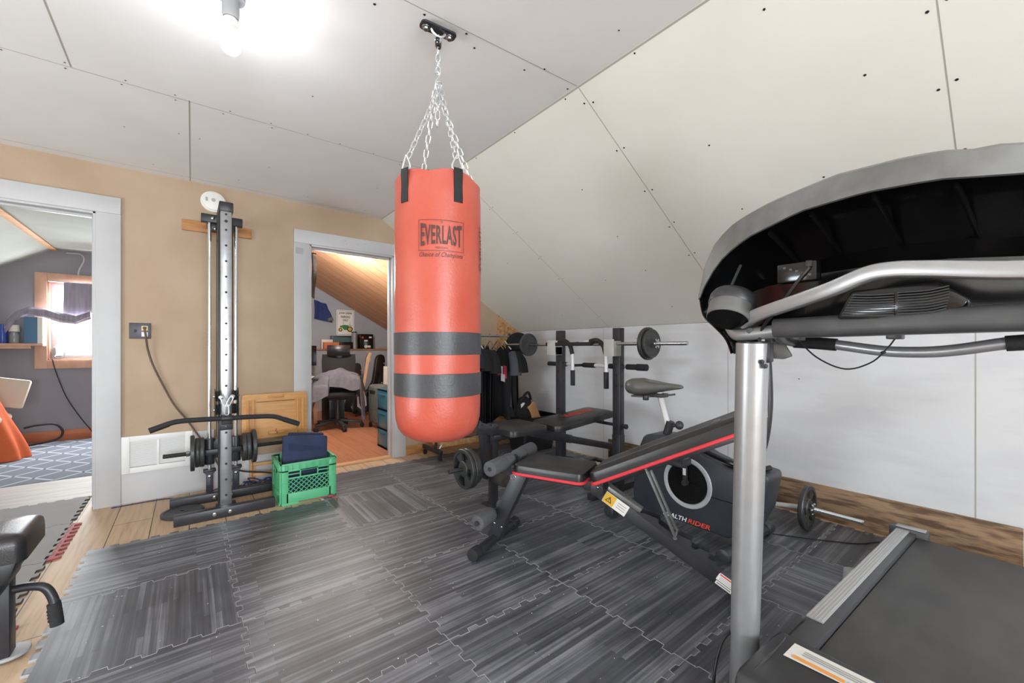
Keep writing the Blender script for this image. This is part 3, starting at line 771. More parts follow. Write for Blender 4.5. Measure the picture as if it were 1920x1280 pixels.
# ------------------------------------------------------------------ weight plates
def plate_obj(parent, r, t, grip=False, name='plate_body', M=None):
    """axis along local +x, centred"""
    b = B(M)
    if not grip:
        b.lathe([(.0135, -t / 2), (.03, -t / 2), (.032, -t * .34), (r * .80, -t * .34), (r * .84, -t / 2), (r * .97, -t / 2), (r, -t * .32), (r, t * .32), (r * .97, t / 2), (r * .84, t / 2), (r * .80, t * .34), (.032, t * .34), (.03, t / 2), (.0135, t / 2)], axis=(1, 0, 0), seg=40, close=True)
    else:
        b.lathe([(r * .82, -t / 2), (r * .97, -t / 2), (r, -t * .3), (r, t * .3), (r * .97, t / 2), (r * .82, t / 2)], axis=(1, 0, 0), seg=44, close=True)
        b.lathe([(.0135, -t / 2), (r * .36, -t / 2), (r * .4, -t * .3), (r * .4, t * .3), (r * .36, t / 2), (.0135, t / 2)], axis=(1, 0, 0), seg=32, close=True)
        for k in range(4):
            a0 = 2 * PI * k / 4 + .1; sp = .62; q = []
            for i in range(7): a = a0 - sp / 2 + sp * i / 6; q.append((math.cos(a) * r * .38, math.sin(a) * r * .38))
            for i in range(7): a = a0 + sp * .62 - sp * 1.24 * i / 6; q.append((math.cos(a) * r * .85, math.sin(a) * r * .85))
            b.prism(q, (-t * .28, 0, 0), (0, 1, 0), (0, 0, 1), t * .56, 0)
    return b
def plate_thing(p, r, t, label, group, grip=False, rot=(0, 0, 0)):
    M = Matrix.Rotation(rot[2], 4, 'Z') @ Matrix.Rotation(rot[1], 4, 'Y') @ Matrix.Rotation(rot[0], 4, 'X')
    b = plate_obj(None, r, t, grip, M=Matrix.Translation(V(p)) @ M)
    t_ = obj('weight_plate', b, 'cast_iron', loc=(p[0], p[1], p[2] - r)); return tag(t_, label, 'weight plate', group)

# ------------------------------------------------------------------ pulley tower
tw = thing('pulley_tower', 'chrome and black lat pulldown tower screwed to the tan wall', 'weight machine', (.2, 3.55, -.012))
TY, RYY = 3.42, 3.74
b = B(); b.bb((.165, TY - .022, .0), (.229, TY + .03, 2.045), .004)
b.mi = 1
for k in range(19):
    z = .113 + .106 * k
    if .66 < z < .83: continue
    b.cyl((.197, TY - .0232, z), (.197, TY - .0215, z), .0075, seg=12)
b.cyl((.197, TY - .0228, 1.975), (.197, TY - .0218, 1.975), .010, seg=16)
obj('front_post', b, ['brushed', 'screw_dark'], tw)
b = B(); b.bb((.155, TY + .03, .05), (.168, TY + .075, 2.05), .003); b.bb((.168, TY + .032, .05), (.226, TY + .075, 2.05), .003); obj('rear_channel', b, 'black_metal', tw)
b = B(); b.bb((.158, TY - .03, 2.04), (.238, RYY + .03, 2.105), .006); b.bb((.16, TY + .05, 1.9), (.168, RYY + .02, 2.05), .002); obj('top_beam', b, 'black_metal', tw)
b = B(); b.bb((.066, RYY - .03, 2.03), (.318, RYY + .03, 2.088), .004); b.bb((.10, RYY + .02, 1.99), (.2, RYY + .04, 2.05), .003); b.bb((.12, RYY + .03, 2.03), (.28, YW - .02, 2.07), .003)
b.mi = 1; b.ball((.135, RYY - .03, 2.06), (.013, .008, .013)); b.ball((.15, RYY - .01, 1.99), (.01, .01, .012)); obj('top_crossbar', b, ['black_metal', 'steel'], tw)
for x in (.117, .277):
    b = B(); b.cyl((x, RYY, .05), (x, RYY, 2.04), .0125, seg=24); obj('guide_rod', b, 'chrome', tw)
    b = B(); b.bb((x - .021, RYY - .021, .04), (x + .021, RYY + .021, .205), .005); b.prism([(-.038, .21), (.038, .21), (.038, .225), (-.038, .225)], (x, RYY + .03, 0), (1, 0, 0), (0, 0, 1), .06, .003); b.prism([(-.02, .19), (.02, .19), (.038, .212), (-.038, .212)], (x, RYY + .022, 0), (1, 0, 0), (0, 0, 1), .044, 0)
    b.mi = 1; b.ball((x, RYY - .022, .175), (.011, .004, .011)); obj('rod_socket', b, ['frame_black', 'steel'], tw)
b = B(); b.prism([(-.078, -.012), (.478, -.012), (.478, .055), (-.078, .055)], (0, 3.375, 0), (1, 0, 0), (0, 0, 1), .055, .004)
b.mi = 1
for x in (.13, .215): b.cyl((x, 3.3195, .022), (x, 3.315, .022), .0125, seg=14, bev=.002)
obj('base_bar', b, ['frame_black', 'steel'], tw)
b = B(); b.bb((-.108, 3.71, -.012), (.548, 3.77, .05), .004)
b.mi = 1
for x in (.145, .245): b.cyl((x, 3.71, .02), (x, 3.704, .02), .0125, seg=14, bev=.002)
obj('base_bar', b, ['frame_black', 'steel'], tw)
b = B(); b.bb((.165, 3.37, -.01), (.23, 3.72, .04), .004); b.bb((.14, 3.38, .04), (.255, 3.46, .05), .003); obj('base_spine', b, 'frame_black', tw)
cg = B()
for x in (.117, .277):
    cg.cyl((x, RYY, .262), (x, RYY, .45), .031, seg=24, bev=.003)
cg.bb((.10, RYY + .0, .30), (.29, RYY + .055, .42), .006); cg.bb((.09, RYY - .05, .335), (.31, RYY - .03, .375), .003)
cg.cyl((.197, RYY - .02, .40), (.197, RYY + .03, .40), .06, seg=28, bev=.004)
car = obj('carriage', cg, 'frame_black', tw)
b = B(); b.cyl((-.145, RYY, .356), (.59, RYY, .356), .0145, seg=18, bev=.002); obj('weight_horn', b, 'grip_black', car)
# pulley block with side plates and carabiners
for sx in (-1, 1):
    b = B(); cx = .197 + sx * .046
    b.prism([(-.042, .655), (.042, .655), (.044, .74), (.036, .805), (.015, .84), (-.015, .84), (-.036, .805), (-.044, .74)], (cx + sx * .018, 3.375, 0), (0, 1, 0), (0, 0, 1), .004, 0)
    for zz in (.70, .79):
        for dx in (-.009, .006): b.lathe([(.008, -.006), (.037, -.006), (.031, 0), (.037, .006), (.008, .006)], (cx + dx, 3.375, zz), (1, 0, 0), 28, True)
    b.mi = 1
    for zz in (.70, .79): b.ball((cx + sx * .02, 3.36, zz), (.009, .009, .009))
    obj('pulley', b, ['grip_black', 'steel'], tw)
    b = B(); b.ball((.197 + sx * .031, 3.335, .785), (.016, .008, .014)); b.mi = 0
    b.tube([(.197 + sx * .036, 3.33, .782), (.197 + sx * .02, 3.325, .787), (.197 - sx * .004, 3.32, .735), (.197 + sx * .01, 3.322, .722)], .0035, 8, smooth=5, closed=True); obj('carabiner', b, 'chain', tw)
b = B(); b.tube([(.19, 3.32, .735), (.186, 3.32, .68), (.197, 3.32, .665), (.208, 3.32, .68), (.206, 3.32, .735)], .0035, 8, smooth=5); obj('hanging_link', b, 'chain', tw)
b = B(); b.bb((.159, TY - .03, .555), (.235, TY + .036, .625), .004); b.bb((.168, 3.34, .60), (.226, TY - .025, .665), .006); b.mi = 1; b.ball((.197, TY - .031, .58), .004); obj('post_collar', b, ['frame_black', 'steel'], tw)
b = B()
for pts in ([(.16, RYY - .02, 2.03), (.158, RYY - .02, .46)], [(.162, TY + .02, 2.0), (.163, TY + .05, .82)], [(.237, TY + .03, 2.0), (.235, 3.4, .82)]): b.tube(pts, .003, 6)
obj('cable', b, 'cord_black', tw)
lb = thing('lat_bar', 'long black bent lat pulldown bar clipped low on the chrome tower', 'exercise bar', (.2, 3.31, .55))
b = B(); b.tube(bez([(-.19, 3.31, .610), (-.125, 3.31, .634), (-.06, 3.31, .652), (.06, 3.31, .652), (.197, 3.31, .646), (.33, 3.31, .642), (.46, 3.31, .632), (.53, 3.31, .604), (.628, 3.31, .560)], 5), .016, 14); obj('bar', b, 'grip_black', lb)
b = B(); b.tube([(-.19, 3.31, .610), (-.10, 3.31, .642)], .018, 14); obj('grip', b, 'grip_black', lb)
b = B(); b.tube([(.628, 3.31, .560), (.53, 3.31, .604)], .018, 14); obj('grip', b, 'grip_black', lb)
b = B(); b.cyl((.165, 3.31, .6465), (.229, 3.31, .6455), .019, seg=18, bev=.002); obj('swivel', b, 'black_metal', lb)
for k, (x, r) in enumerate(((.018, .127), (.046, .105), (.073, .105))):
    plate_thing((x, RYY, .356), r, .026, ['largest outer iron plate on the left end of the tower bar', 'middle iron plate on the left end of the tower bar', 'innermost iron plate on the left end of the tower bar'][k], 'plates on the pulley tower')
for k, (x, r) in enumerate(((.392, .127), (.358, .105), (.330, .105))):
    plate_thing((x, RYY, .356), r, .026, ['largest outer iron plate on the right end of the tower bar', 'middle iron plate on the right end of the tower bar', 'innermost iron plate on the right end of the tower bar'][k], 'plates on the pulley tower')
b = B(); b.lathe([(.012, 0), (.022, 0), (.022, .02), (.012, .02)], (.002, RYY, .356), (-1, 0, 0), 6, True); tag(obj('spin_collar', b, 'steel', loc=(-.01, RYY, .33)), 'steel nut collar outside the left tower plates', 'bar collar')
b = B(Matrix.Translation((-.035, 3.565, .001)) @ Matrix.Rotation(PI / 2, 4, 'Y')); bb_ = plate_obj(None, .118, .022, M=b.M)
tag(obj('weight_plate', bb_, 'cast_iron', loc=(-.035, 3.565, -.01)), 'black iron weight plate lying flat on the plank floor at the tower base', 'weight plate')

# ------------------------------------------------------------------ things on the tan wall
b = B(); b.bb((-.045, YW - .021, 2.022), (.41, YW - .001, 2.102), .002); tag(obj('mounting_board', b, 'oak_trim', loc=(.18, YW, 2.06)), 'stained wooden board on the tan wall behind the tower top', 'wooden board')
sm = thing('smoke_detector', 'round white smoke detector on the tan wall above the tower', 'smoke detector', (.151, YW, 2.278))
b = B(); b.lathe([(.001, 0), (.083, 0), (.083, .012), (.078, .018), (.072, .019), (.071, .03), (.055, .036), (.001, .037)], (.151, YW, 2.278), (0, -1, 0), 40); obj('housing', b, 'plastic_white', sm)
b = B(); b.cyl((.151, YW - .036, 2.285), (.151, YW - .039, 2.285), .014); b.bb((.10, YW - .0385, 2.27), (.115, YW - .0365, 2.30), 0); obj('test_button', b, 'vent_gap', sm)
ou = thing('outlet_plate', 'dark purple double wall plate with a plugged socket on the tan wall', 'wall outlet', (-.284, YW, 1.237))
b = B(); b.bb((-.344, YW - .007, 1.18), (-.224, YW - .0005, 1.296), .003); obj('cover_plate', b, 'purple_plate', ou)
b = B(); b.bb((-.276, YW - .012, 1.24), (-.240, YW - .006, 1.275), .004); obj('socket', b, 'ivory', ou)
b = B(); b.bb((-.276, YW - .012, 1.195), (-.240, YW - .006, 1.23), .004); obj('socket', b, 'plastic_white', ou)
b = B(); b.bb((-.317, YW - .013, 1.228), (-.303, YW - .006, 1.246), .002); obj('switch', b, 'cord_black', ou)
pc = thing('power_cord', 'brown power cord hanging from the wall outlet down behind the tower', 'power cord', (-.25, YW - .02, .3))
b = B(); b.bb((-.268, YW - .045, 1.25), (-.248, YW - .012, 1.268), .005); obj('plug', b, 'cord_brown', pc)
b = B(); b.tube(bez([(-.258, YW - .04, 1.258), (-.25, YW - .05, 1.2), (-.24, YW - .03, 1.10), (-.21, YW - .02, .98), (-.15, YW - .015, .82), (-.09, YW - .015, .68), (-.01, YW - .015, .55), (.06, YW - .02, .42), (.13, YW - .05, .30), (.2, YW - .06, .15), (.3, YW - .07, .01)], 6), .0065, 8); obj('cord', b, 'cord_brown', pc)
vt = thing('wall_vent', 'wide white louvred return-air grille low on the tan wall', 'vent', (-.18, YW - .014, .2))
b = B(); x0, x1, z0, z1 = -.383, .02, .205, .472; y0 = YW - .024
b.bb((x0, y0, z0), (x0 + .045, YW - .0142, z1), .002); b.bb((x1 - .045, y0, z0), (x1, YW - .0142, z1), .002); b.bb((x0 + .045, y0 + .0004, z0), (x1 - .045, YW - .0142, z0 + .04), .001); b.bb((x0 + .045, y0 + .0004, z1 - .04), (x1 - .045, YW - .0142, z1), .001); b.bb((-.19, y0 + .0004, z0 + .04), (-.175, YW - .0142, z1 - .04), .001); obj('frame', b, 'vent_white', vt)
b = B(); b.bb((x0 + .04, YW - .0155, z0 + .03), (x1 - .04, YW - .0145, z1 - .03), 0); obj('backing', b, 'vent_gap', vt)
b = B()
for k in range(17):
    z = z0 + .047 + k * .0107
    b.add([(x0 + .045, y0 + .001, z), (x1 - .045, y0 + .001, z), (x1 - .045, y0 + .007, z + .0085), (x0 + .045, y0 + .007, z + .0085)], [(0, 1, 2, 3)])
obj('louvres', b, 'vent_white', vt)

# ------------------------------------------------------------------ folded tray table, crate and cloth bin, cords
tt = thing('folding_tray_table', 'folded honey-coloured wooden tray table leaning on the tan wall', 'folding table', (.58, 3.98, -.012))
Mt = Matrix.Translation((.58, 3.955, 0)) @ Matrix.Rotation(R(-4), 4, 'X')
b = B(Mt); b.prism([(p[0], p[1] + .545) for p in rrect(.49, .37, .03)], (0, .012, 0), (1, 0, 0), (0, 0, 1), .018, .004); obj('table_top', b, 'table_wood', tt)
b = B(Mt)
for x in (-.205, .205): b.bb((x - .011, -.022, .40), (x + .011, -.006, .68), .002)
for x in (-.165, .165): b.bb((x - .009, -.018, .375), (x + .009, -.006, .69), .002)
b.bb((-.16, -.014, .665), (.16, -.006, .672), .001); b.bb((-.06, -.024, .695), (.06, -.006, .712), .003); b.bb((-.06, -.03, .39), (.06, -.006, .415), .003); obj('slide_rail', b, 'table_edge', tt)
b = B(Mt); b.bb((-.14, -.0095, .660), (.14, -.0065, .667), .001); b.tube([(.0, -.03, .43), (-.008, -.036, .415), (.008, -.036, .4), (0, -.03, .39)], .003, 6); obj('catch', b, 'table_dark', tt)
for x in (-.17, .17):
    b = B(Mt); b.bb((x - .022, -.012, -.012), (x - .004, .006, .40), .003); b.bb((x + .002, .004, -.012), (x + .02, .022, .40), .003); obj('leg', b, 'table_wood', tt)
b = B(Mt); b.bb((-.17, -.006, .14), (.17, .006, .165), .003); b.bb((-.17, -.006, .06), (.17, .008, .085), .003); obj('stretcher', b, 'table_wood', tt)

cr = thing('milk_crate', 'green plastic milk crate standing on the planks by the office door', 'crate', (.69, 3.47, -.012))
CX0, CX1, CY0, CY1, CZ1 = .515, .872, 3.305, 3.64, .285
def crate_wall(name, o, U, L_, handle=True):
    U = V(U); b = B()
    Nn = U.cross(V((0, 0, 1))); o = V(o)
    def bar(u0, z0, u1, z1, t=.012, pull=0.): b.prism([(u0, z0), (u1, z0), (u1, z1), (u0, z1)], o + Nn * pull, U, (0, 0, 1), t, .0015)
    H = CZ1
    bar(0, -.012, .042, H); bar(L_ - .042, -.012, L_, H); bar(.03, -.012, L_ - .03, .07)
    bar(0, -.012, L_, .004, .016); bar(0, H - .012, L_, H, .018); bar(0, H - .06, L_, H - .048); 
    hx = L_ / 2
    bar(.03, H - .115, L_ - .03, H - .104, .009); bar(.03, H - .085, hx - .06, H - .077, .007); bar(hx + .06, H - .085, L_ - .03, H - .077, .007)
    bar(.03, H - .05, L_ - .03, H - .01, .008)
    for u in (hx - .062, hx + .055): bar(u, H - .11, u + .008, H - .05, .010)
    bar(hx - .06, H - .063, hx + .06, H - .05, .012)
    for k in range(8):
        u = .02 + k * (L_ - .04) / 7; bar(u - .002, H - .052, u + .002, H, .0145)
    for k in range(4): 
        z = -.004 + k * .075; bar(-.003, z, .045, z + .004, .0145); bar(L_ - .045, z, L_ + .003, z + .004, .0145)
    # lattice
    z0, z1 = .068, H - .105; u0, u1 = .04, L_ - .04; st = (u1 - u0) / 8
    for k in range(-3, 11):
        for sgn in (1, -1):
            a = u0 + k * st if sgn > 0 else u1 - k * st
            p = (a, z0); q = (a + sgn * (z1 - z0) * 1.05, z1)
            lo, hi = (0, 1)
            for lim, sg in ((u0, 1), (u1, -1)):
                fa = (p[0] - lim) * sg; fb = (q[0] - lim) * sg
                if fa < 0 and fb < 0: lo = 2; break
                if fa < 0: lo = max(lo, fa / (fa - fb))
                if fb < 0: hi = min(hi, fa / (fa - fb))
            if hi - lo < .02: continue
            P = lambda t: o + U * (p[0] + (q[0] - p[0]) * t) + V((0, 0, 1)) * (p[1] + (q[1] - p[1]) * t) + Nn * .006
            b.beam(P(lo), P(hi), .005, .0042, 0, up=Nn)
    return obj(name, b, 'crate_green', cr)
crate_wall('front_wall', (CX0, CY0, 0), (1, 0, 0), CX1 - CX0)
crate_wall('side_wall', (CX1, CY0, 0), (0, 1, 0), CY1 - CY0)
crate_wall('back_wall', (CX1, CY1, 0), (-1, 0, 0), CX1 - CX0)
crate_wall('side_wall', (CX0, CY1, 0), (0, -1, 0), CY1 - CY0)
b = B()
for k in range(7): b.bb((CX0 + .01, CY0 + .02 + k * .045, -.01), (CX1 - .01, CY0 + .032 + k * .045, .0), .001)
for k in range(7): b.bb((CX0 + .02 + k * .048, CY0 + .01, -.01), (CX0 + .03 + k * .048, CY1 - .01, .0), .001)
obj('crate_floor', b, 'crate_green', cr)
nb = thing('fabric_bin', 'navy fabric storage bin folded and stuffed upright in the green crate', 'storage bin', (.69, 3.43, .02))
Mb = Matrix.Translation((.686, 3.40, .01)) @ Matrix.Rotation(R(-7), 4, 'X') @ Matrix.Rotation(R(2), 4, 'Y')
b = B(Mb); b.prism([(-.155, 0), (.15, 0), (.157, .42), (.10, .425), (-.02, .437), (-.150, .448)], (0, .06, 0), (1, 0, 0), (0, 0, 1), .07, .012); obj('bin_body', b, 'navy_cloth', nb)
b = B(Mb); b.prism([(-.13, 0), (.15, 0), (.15, .44), (-.1, .462)], (0, .13, 0), (1, 0, 0), (0, 0, 1), .05, .01); obj('folded_side', b, 'navy_cloth', nb)
b = B(Mb); b.sheet(lambda u, v: (-.115 + u * .22, -.012 - .006 * math.sin(u * PI), .385 - u * .045 - v * (.045 if u < .5 else .02)), 10, 2, .003); obj('handle', b, 'navy_strap', nb)
cc = thing('cord_bundle', 'tangle of blue and black cords on the planks between tower and crate', 'cord', (.45, 3.88, -.012))
b = B()
for k in range(5):
    a = random.uniform(0, 6); b.tube([(.44 + .085 * math.cos(t + a) * (1 + .3 * math.sin(3 * t)) , 3.86 + .05 * math.sin(t + a), .0 + .012 * k + .02 * math.sin(2 * t + k)) for t in [2 * PI * i / 10 for i in range(10)]], .005, 6, smooth=3, closed=True)
b.tube(bez([(.36, 3.87, .02), (.2, 3.9, .03), (.1, 3.93, .0), (-.1, 3.95, -.006)], 6), .005, 6); obj('blue_cord', b, 'cord_blue', cc)
b = B(); b.tube(bez([(.25, 3.95, .16), (.35, 3.93, .12), (.5, 3.9, .09), (.6, 3.82, .07), (.585, 3.74, .03)], 6), .007, 8); b.bb((.563, 3.69, -.005), (.607, 3.77, .06), .012); obj('black_cord', b, 'cord_black', cc)
b = B(); b.tube(bez([(-.43, 3.99, -.007), (-.2, 4.0, -.008), (-.1, 3.97, -.008), (.0, 3.86, -.008), (-.08, 3.80, -.008)], 6), .004, 6)
tag(obj('thin_wire', b, 'cord_blue', loc=(-.2, 3.98, -.012)), 'thin dark wire lying along the foot of the tan wall', 'wire')
b = B(); b.tube(bez([(.62, 3.275, .004), (.7, 3.262, .006), (.78, 3.272, .004), (.85, 3.25, .006), (.835, 3.225, .005), (.87, 3.2, .004)], 5), .004, 6); b.bb((.815, 3.245, .001), (.85, 3.27, .014), .004)
tag(obj('ribbon_scrap', b, 'red_foam', loc=(.74, 3.26, 0)), 'pinkish frayed cord scrap on the mat edge below the green crate', 'cord scrap')
def pad(b, L_, W_, t, r=.04, n=6, crown=.006, taper=1.):
    """upholstered pad: x 0..L, y centred, top at z=0, rounded edges"""
    poly = rrect(L_, W_, r, n)
    poly = [(x + L_ / 2, y * (1 - (1 - taper) * x / L_ if taper != 1. else 1)) for x, y in [(p[0], p[1]) for p in poly]] if taper == 1. else [(x + L_ / 2, y * (1 - (1 - taper) * (x + L_ / 2) / L_)) for x, y in poly]
    cx = L_ / 2
    rings = [(1., -t), (1.0, -t * .55), (.995, -t * .35), (.975, -t * .14), (.93, -.004), (.80, crown * .55), (.4, crown), (.02, crown)]
    verts = []; n_ = len(poly)
    mx = min(L_, W_) / 2
    for k, z in rings:
        for x, y in poly:
            ins = (1 - k) * mx if k > .5 else None
            if ins is not None:
                d = V((x - cx, y)); l = d.length
                sx = (L_ / 2 - ins) / (L_ / 2); sy = (W_ / 2 - ins) / (W_ / 2); verts.append((cx + (x - cx) * sx, y * sy, z))
            else: verts.append((cx + (x - cx) * k * 1.3 if k > .1 else cx + (x - cx) * .5, y * k, z))
    faces = [tuple(range(n_))[::-1]]
    for i in range(len(rings) - 1):
        for k in range(n_): faces.append((i * n_ + k, i * n_ + (k + 1) % n_, (i + 1) * n_ + (k + 1) % n_, (i + 1) * n_ + k))
    faces.append(tuple((len(rings) - 1) * n_ + k for k in range(n_)))
    b.add(verts, faces); return poly
def piping(b, poly, z, r=.005, grow=1.01):
    xs = [p[0] for p in poly]; cx = (min(xs) + max(xs)) / 2
    b.tube([(cx + (x - cx) * grow, y * grow, z) for x, y in poly], r, 8, closed=True)

# ------------------------------------------------------------------ weight bench with rack
wb = thing('weight_bench', 'black weight bench with tall barbell uprights beside the white knee wall', 'weight bench', (2.1, 2.3, 0))
for y in (2.637, 2.005):
    b = B(); b.bb((2.60, y - .034, .0), (2.658, y + .034, 1.268), .003); b.bb((2.597, y - .037, .0), (2.661, y + .037, .44), .003)
    b.mi = 1
    for k in range(11):
        z = .32 + k * .083
        if k in (4, 5): continue
        b.cyl((2.5995 if k > 2 else 2.5965, y, z), (2.598 if k > 2 else 2.5955, y, z), .010, seg=12)
        if k % 2 == 0: b.cyl((2.63, y - .035, z), (2.63, y - .0362, z), .009, seg=12)
    obj('upright', b, ['frame_black', 'screw_dark'], wb)
    b = B(); b.bb((2.30, y - .028, .0), (3.12, y + .028, .05), .003); obj('floor_foot', b, 'frame_black', wb)
    b = B(); b.bb((2.515, y - .048, 1.05), (2.602, y - .040, 1.165), .003); b.bb((2.515, y + .040, 1.05), (2.602, y + .048, 1.165), .003); b.bb((2.515, y - .048, 1.05), (2.602, y + .048, 1.125), .004); b.bb((2.508, y - .048, 1.05), (2.518, y + .048, 1.178), .003); obj('bar_hook', b, 'grey_hook', wb)
b = B(); b.cyl((2.63, 2.64, .51), (2.63, 1.94, .51), .0125); b.cyl((2.63, 1.945, .51), (2.63, 1.925, .51), .019, bev=.003); obj('support_rod', b, 'black_metal', wb)
b = B(); b.beam((2.04, 2.33, .475), (3.10, 2.33, .20), .05, .055); b.beam((2.02, 2.33, .482), (2.42, 2.33, .378), .062, .066, .003); obj('sloping_beam', b, 'frame_black', wb)
b = B(); b.bb((3.06, 2.05, 0), (3.12, 2.6, .05), .003); b.bb((3.07, 2.305, .04), (3.12, 2.355, .22), .003); obj('rear_foot', b, 'frame_black', wb)
b = B(); b.bb((1.66, 2.31, .465), (2.08, 2.36, .505), .003); b.bb((1.655, 2.345, .44), (1.72, 2.395, .51), .003); obj('seat_frame', b, 'frame_black', wb)
b = B(); b.bb((1.668, 2.342, .0), (1.716, 2.398, .575), .003); b.bb((1.64, 2.30, 0), (1.745, 2.44, .012), .002); obj('front_leg', b, 'frame_black', wb)
b = B(); b.prism([(1.54, .575), (1.56, .61), (1.66, .565), (1.72, .56), (1.72, .48), (1.68, .485), (1.60, .53)], (0, 2.345, 0), (1, 0, 0), (0, 0, 1), .008, .001); b.prism([(1.54, .575), (1.56, .61), (1.66, .565), (1.72, .56), (1.72, .48), (1.68, .485), (1.60, .53)], (0, 2.403, 0), (1, 0, 0), (0, 0, 1), .008, .001)
b.mi = 1; b.cyl((1.575, 2.332, .585), (1.575, 2.408, .585), .011); b.cyl((1.735, 2.29, .49), (1.735, 2.31, .49), .012); obj('pivot_bracket', b, ['frame_black', 'black_metal'], wb)
b = B()
arm = bez([(1.525, 2.37, .615), (1.575, 2.37, .575), (1.602, 2.37, .51), (1.612, 2.37, .42), (1.612, 2.37, .22)], 6)
vs = []
for i, p in enumerate(arm):
    d = (arm[min(i + 1, len(arm) - 1)] - arm[max(i - 1, 0)]).normalized(); w = V((0, 1, 0)); z = d.cross(w)
    vs += [p + w * a_ + z * c_ for a_, c_ in ((-.0225, -.0225), (.0225, -.0225), (.0225, .0225), (-.0225, .0225))]
b.add(vs, [(i * 4 + k, i * 4 + (k + 1) % 4, (i + 1) * 4 + (k + 1) % 4, (i + 1) * 4 + k) for i in range(len(arm) - 1) for k in range(4)] + [(0, 1, 2, 3), tuple(len(vs) - 4 + k for k in range(4))])
lev = obj('leg_lever', b, 'frame_black', wb)
b = B(); b.cyl((1.335, 2.37, .30), (1.60, 2.37, .30), .0135, seg=18, bev=.002); obj('plate_peg', b, 'black_metal', lev)
b = B(); b.cyl((1.675, 2.20, .215), (1.675, 2.335, .215), .042, seg=24, bev=.006); b.cyl((1.675, 2.41, .215), (1.675, 2.54, .215), .042, seg=24, bev=.006); b.cyl((1.675, 2.19, .215), (1.675, 2.55, .215), .012); b.cyl((1.675, 2.188, .215), (1.675, 2.196, .215), .022); obj('ankle_roller', b, 'foam_brown', wb)
Ms = Matrix.Translation((1.70, 2.34, .558))
b = B(Ms); pad(b, .345, .37, .048, .05); obj('seat', b, 'vinyl', wb)
Mp = Matrix.Translation((2.075, 2.265, .552)) @ Matrix.Rotation(R(-4.5), 4, 'Y')
b = B(Mp); pad(b, .66, .31, .05, .05); bp_ = obj('back_pad', b, 'vinyl', wb)
b = B(Mp); put_text(b, 'WEIDER', (.22, -.035, .0072), (1, 0, 0), (0, 1, 0), .085, .34, align='LEFT', lift=.0008, bold=.03); obj('printed_lettering', b, 'text_red', bp_)
b = B(Mp); b.bb((.0, -.03, -.075), (.60, .03, -.052), .003); b.beam((.5, 0, -.06), (.54, 0, -.06), .26, .03); obj('pad_frame', b, 'frame_black', wb)
for k, (x, r) in enumerate(((1.452, .133), (1.482, .133), (1.512, .118))):
    plate_thing((x, 2.37, .30), r, .026, ['front grip-hole iron plate on the leg lever of the rack bench', 'middle iron plate on the leg lever of the rack bench', 'rear smaller iron plate on the leg lever of the rack bench'][k], 'plates on the leg lever', grip=True, rot=(.9, 0, 0))

bar = thing('barbell', 'long steel barbell racked on the tall black uprights', 'barbell', (2.55, 2.35, 1.13))
b = B(); b.cyl((2.55, 1.395, 1.143), (2.55, 3.315, 1.143), .0135, seg=18, bev=.002); obj('bar', b, 'steel', bar)
for y, s in ((1.632, -1), (3.02, 1)):
    b = B(); b.lathe([(.0135, 0), (.022, 0), (.022, .02), (.0135, .02)], (2.55, y, 1.143), (0, s, 0), 18, True)
    for k in range(6):
        a = k * PI / 3; b.box((2.55 + .028 * math.cos(a), y + s * .01, 1.143 + .028 * math.sin(a)), (.016, .018, .014), .003, rot=(0, -a, 0))
    obj('star_collar', b, 'steel', bar)
rz = (0, 0, PI / 2)
plate_thing((2.55, 1.662, 1.143), .102, .022, 'outer smaller black plate on the right end of the racked barbell', 'plates on the racked barbell', rot=rz)
plate_thing((2.55, 1.69, 1.143), .116, .028, 'inner larger black plate on the right end of the racked barbell', 'plates on the racked barbell', rot=rz)
plate_thing((2.55, 2.99, 1.143), .108, .026, 'single black plate on the left end of the racked barbell', 'plates on the racked barbell', rot=rz)

pu = thing('pull_up_bar', 'white doorway pull-up bar with black grips hung over the racked barbell', 'pull-up bar', (2.55, 2.25, .80))
b = B(); b.cyl((2.69, 2.84, .965), (2.69, 1.835, .965), .0145); obj('long_tube', b, 'white_tube', pu)
for y0, y1, r in ((2.86, 2.62, .02), (2.42, 2.29, .021), (2.14, 2.02, .021), (1.97, 1.86, .022), (1.88, 1.79, .026)):
    b = B(); b.cyl((2.69, y0, .965), (2.69, y1, .965), r, seg=18, bev=.003); obj('foam_grip', b, 'grip_black', pu)
for y in (2.42, 2.065):
    b = B(); b.tube(bez([(2.53, y + .28, 1.145), (2.53, y + .14, 1.165), (2.53, y + .07, 1.172), (2.545, y + .02, 1.13), (2.55, y, 1.07), (2.55, y - .005, .95), (2.55, y - .006, .80)], 5), .0145, 12); obj('bent_arm', b, 'white_tube', pu)
    b = B(); b.tube(bez([(2.53, y + .14, 1.165), (2.53, y + .07, 1.172), (2.545, y + .02, 1.13), (2.55, y, 1.06)], 5), .0185, 12); obj('foam_sleeve', b, 'grip_black', pu)
    b = B(); b.cyl((2.55, y - .005, .925), (2.55, y - .006, .795), .0195, seg=18, bev=.003); obj('foam_grip', b, 'grip_black', pu)
    b = B(); b.tube([(2.53, y + .29, 1.145), (2.53, y + .265, 1.147)], .018, 12); b.beam((2.55, y - .004, .965), (2.70, y - .004, .965), .022, .022); obj('end_cap', b, 'grip_black', pu)
b = B(); b.beam((2.523, 2.71, 1.145), (2.523, 2.19, 1.145), .02, .032, .004); obj('door_cushion', b, 'grip_black', pu)

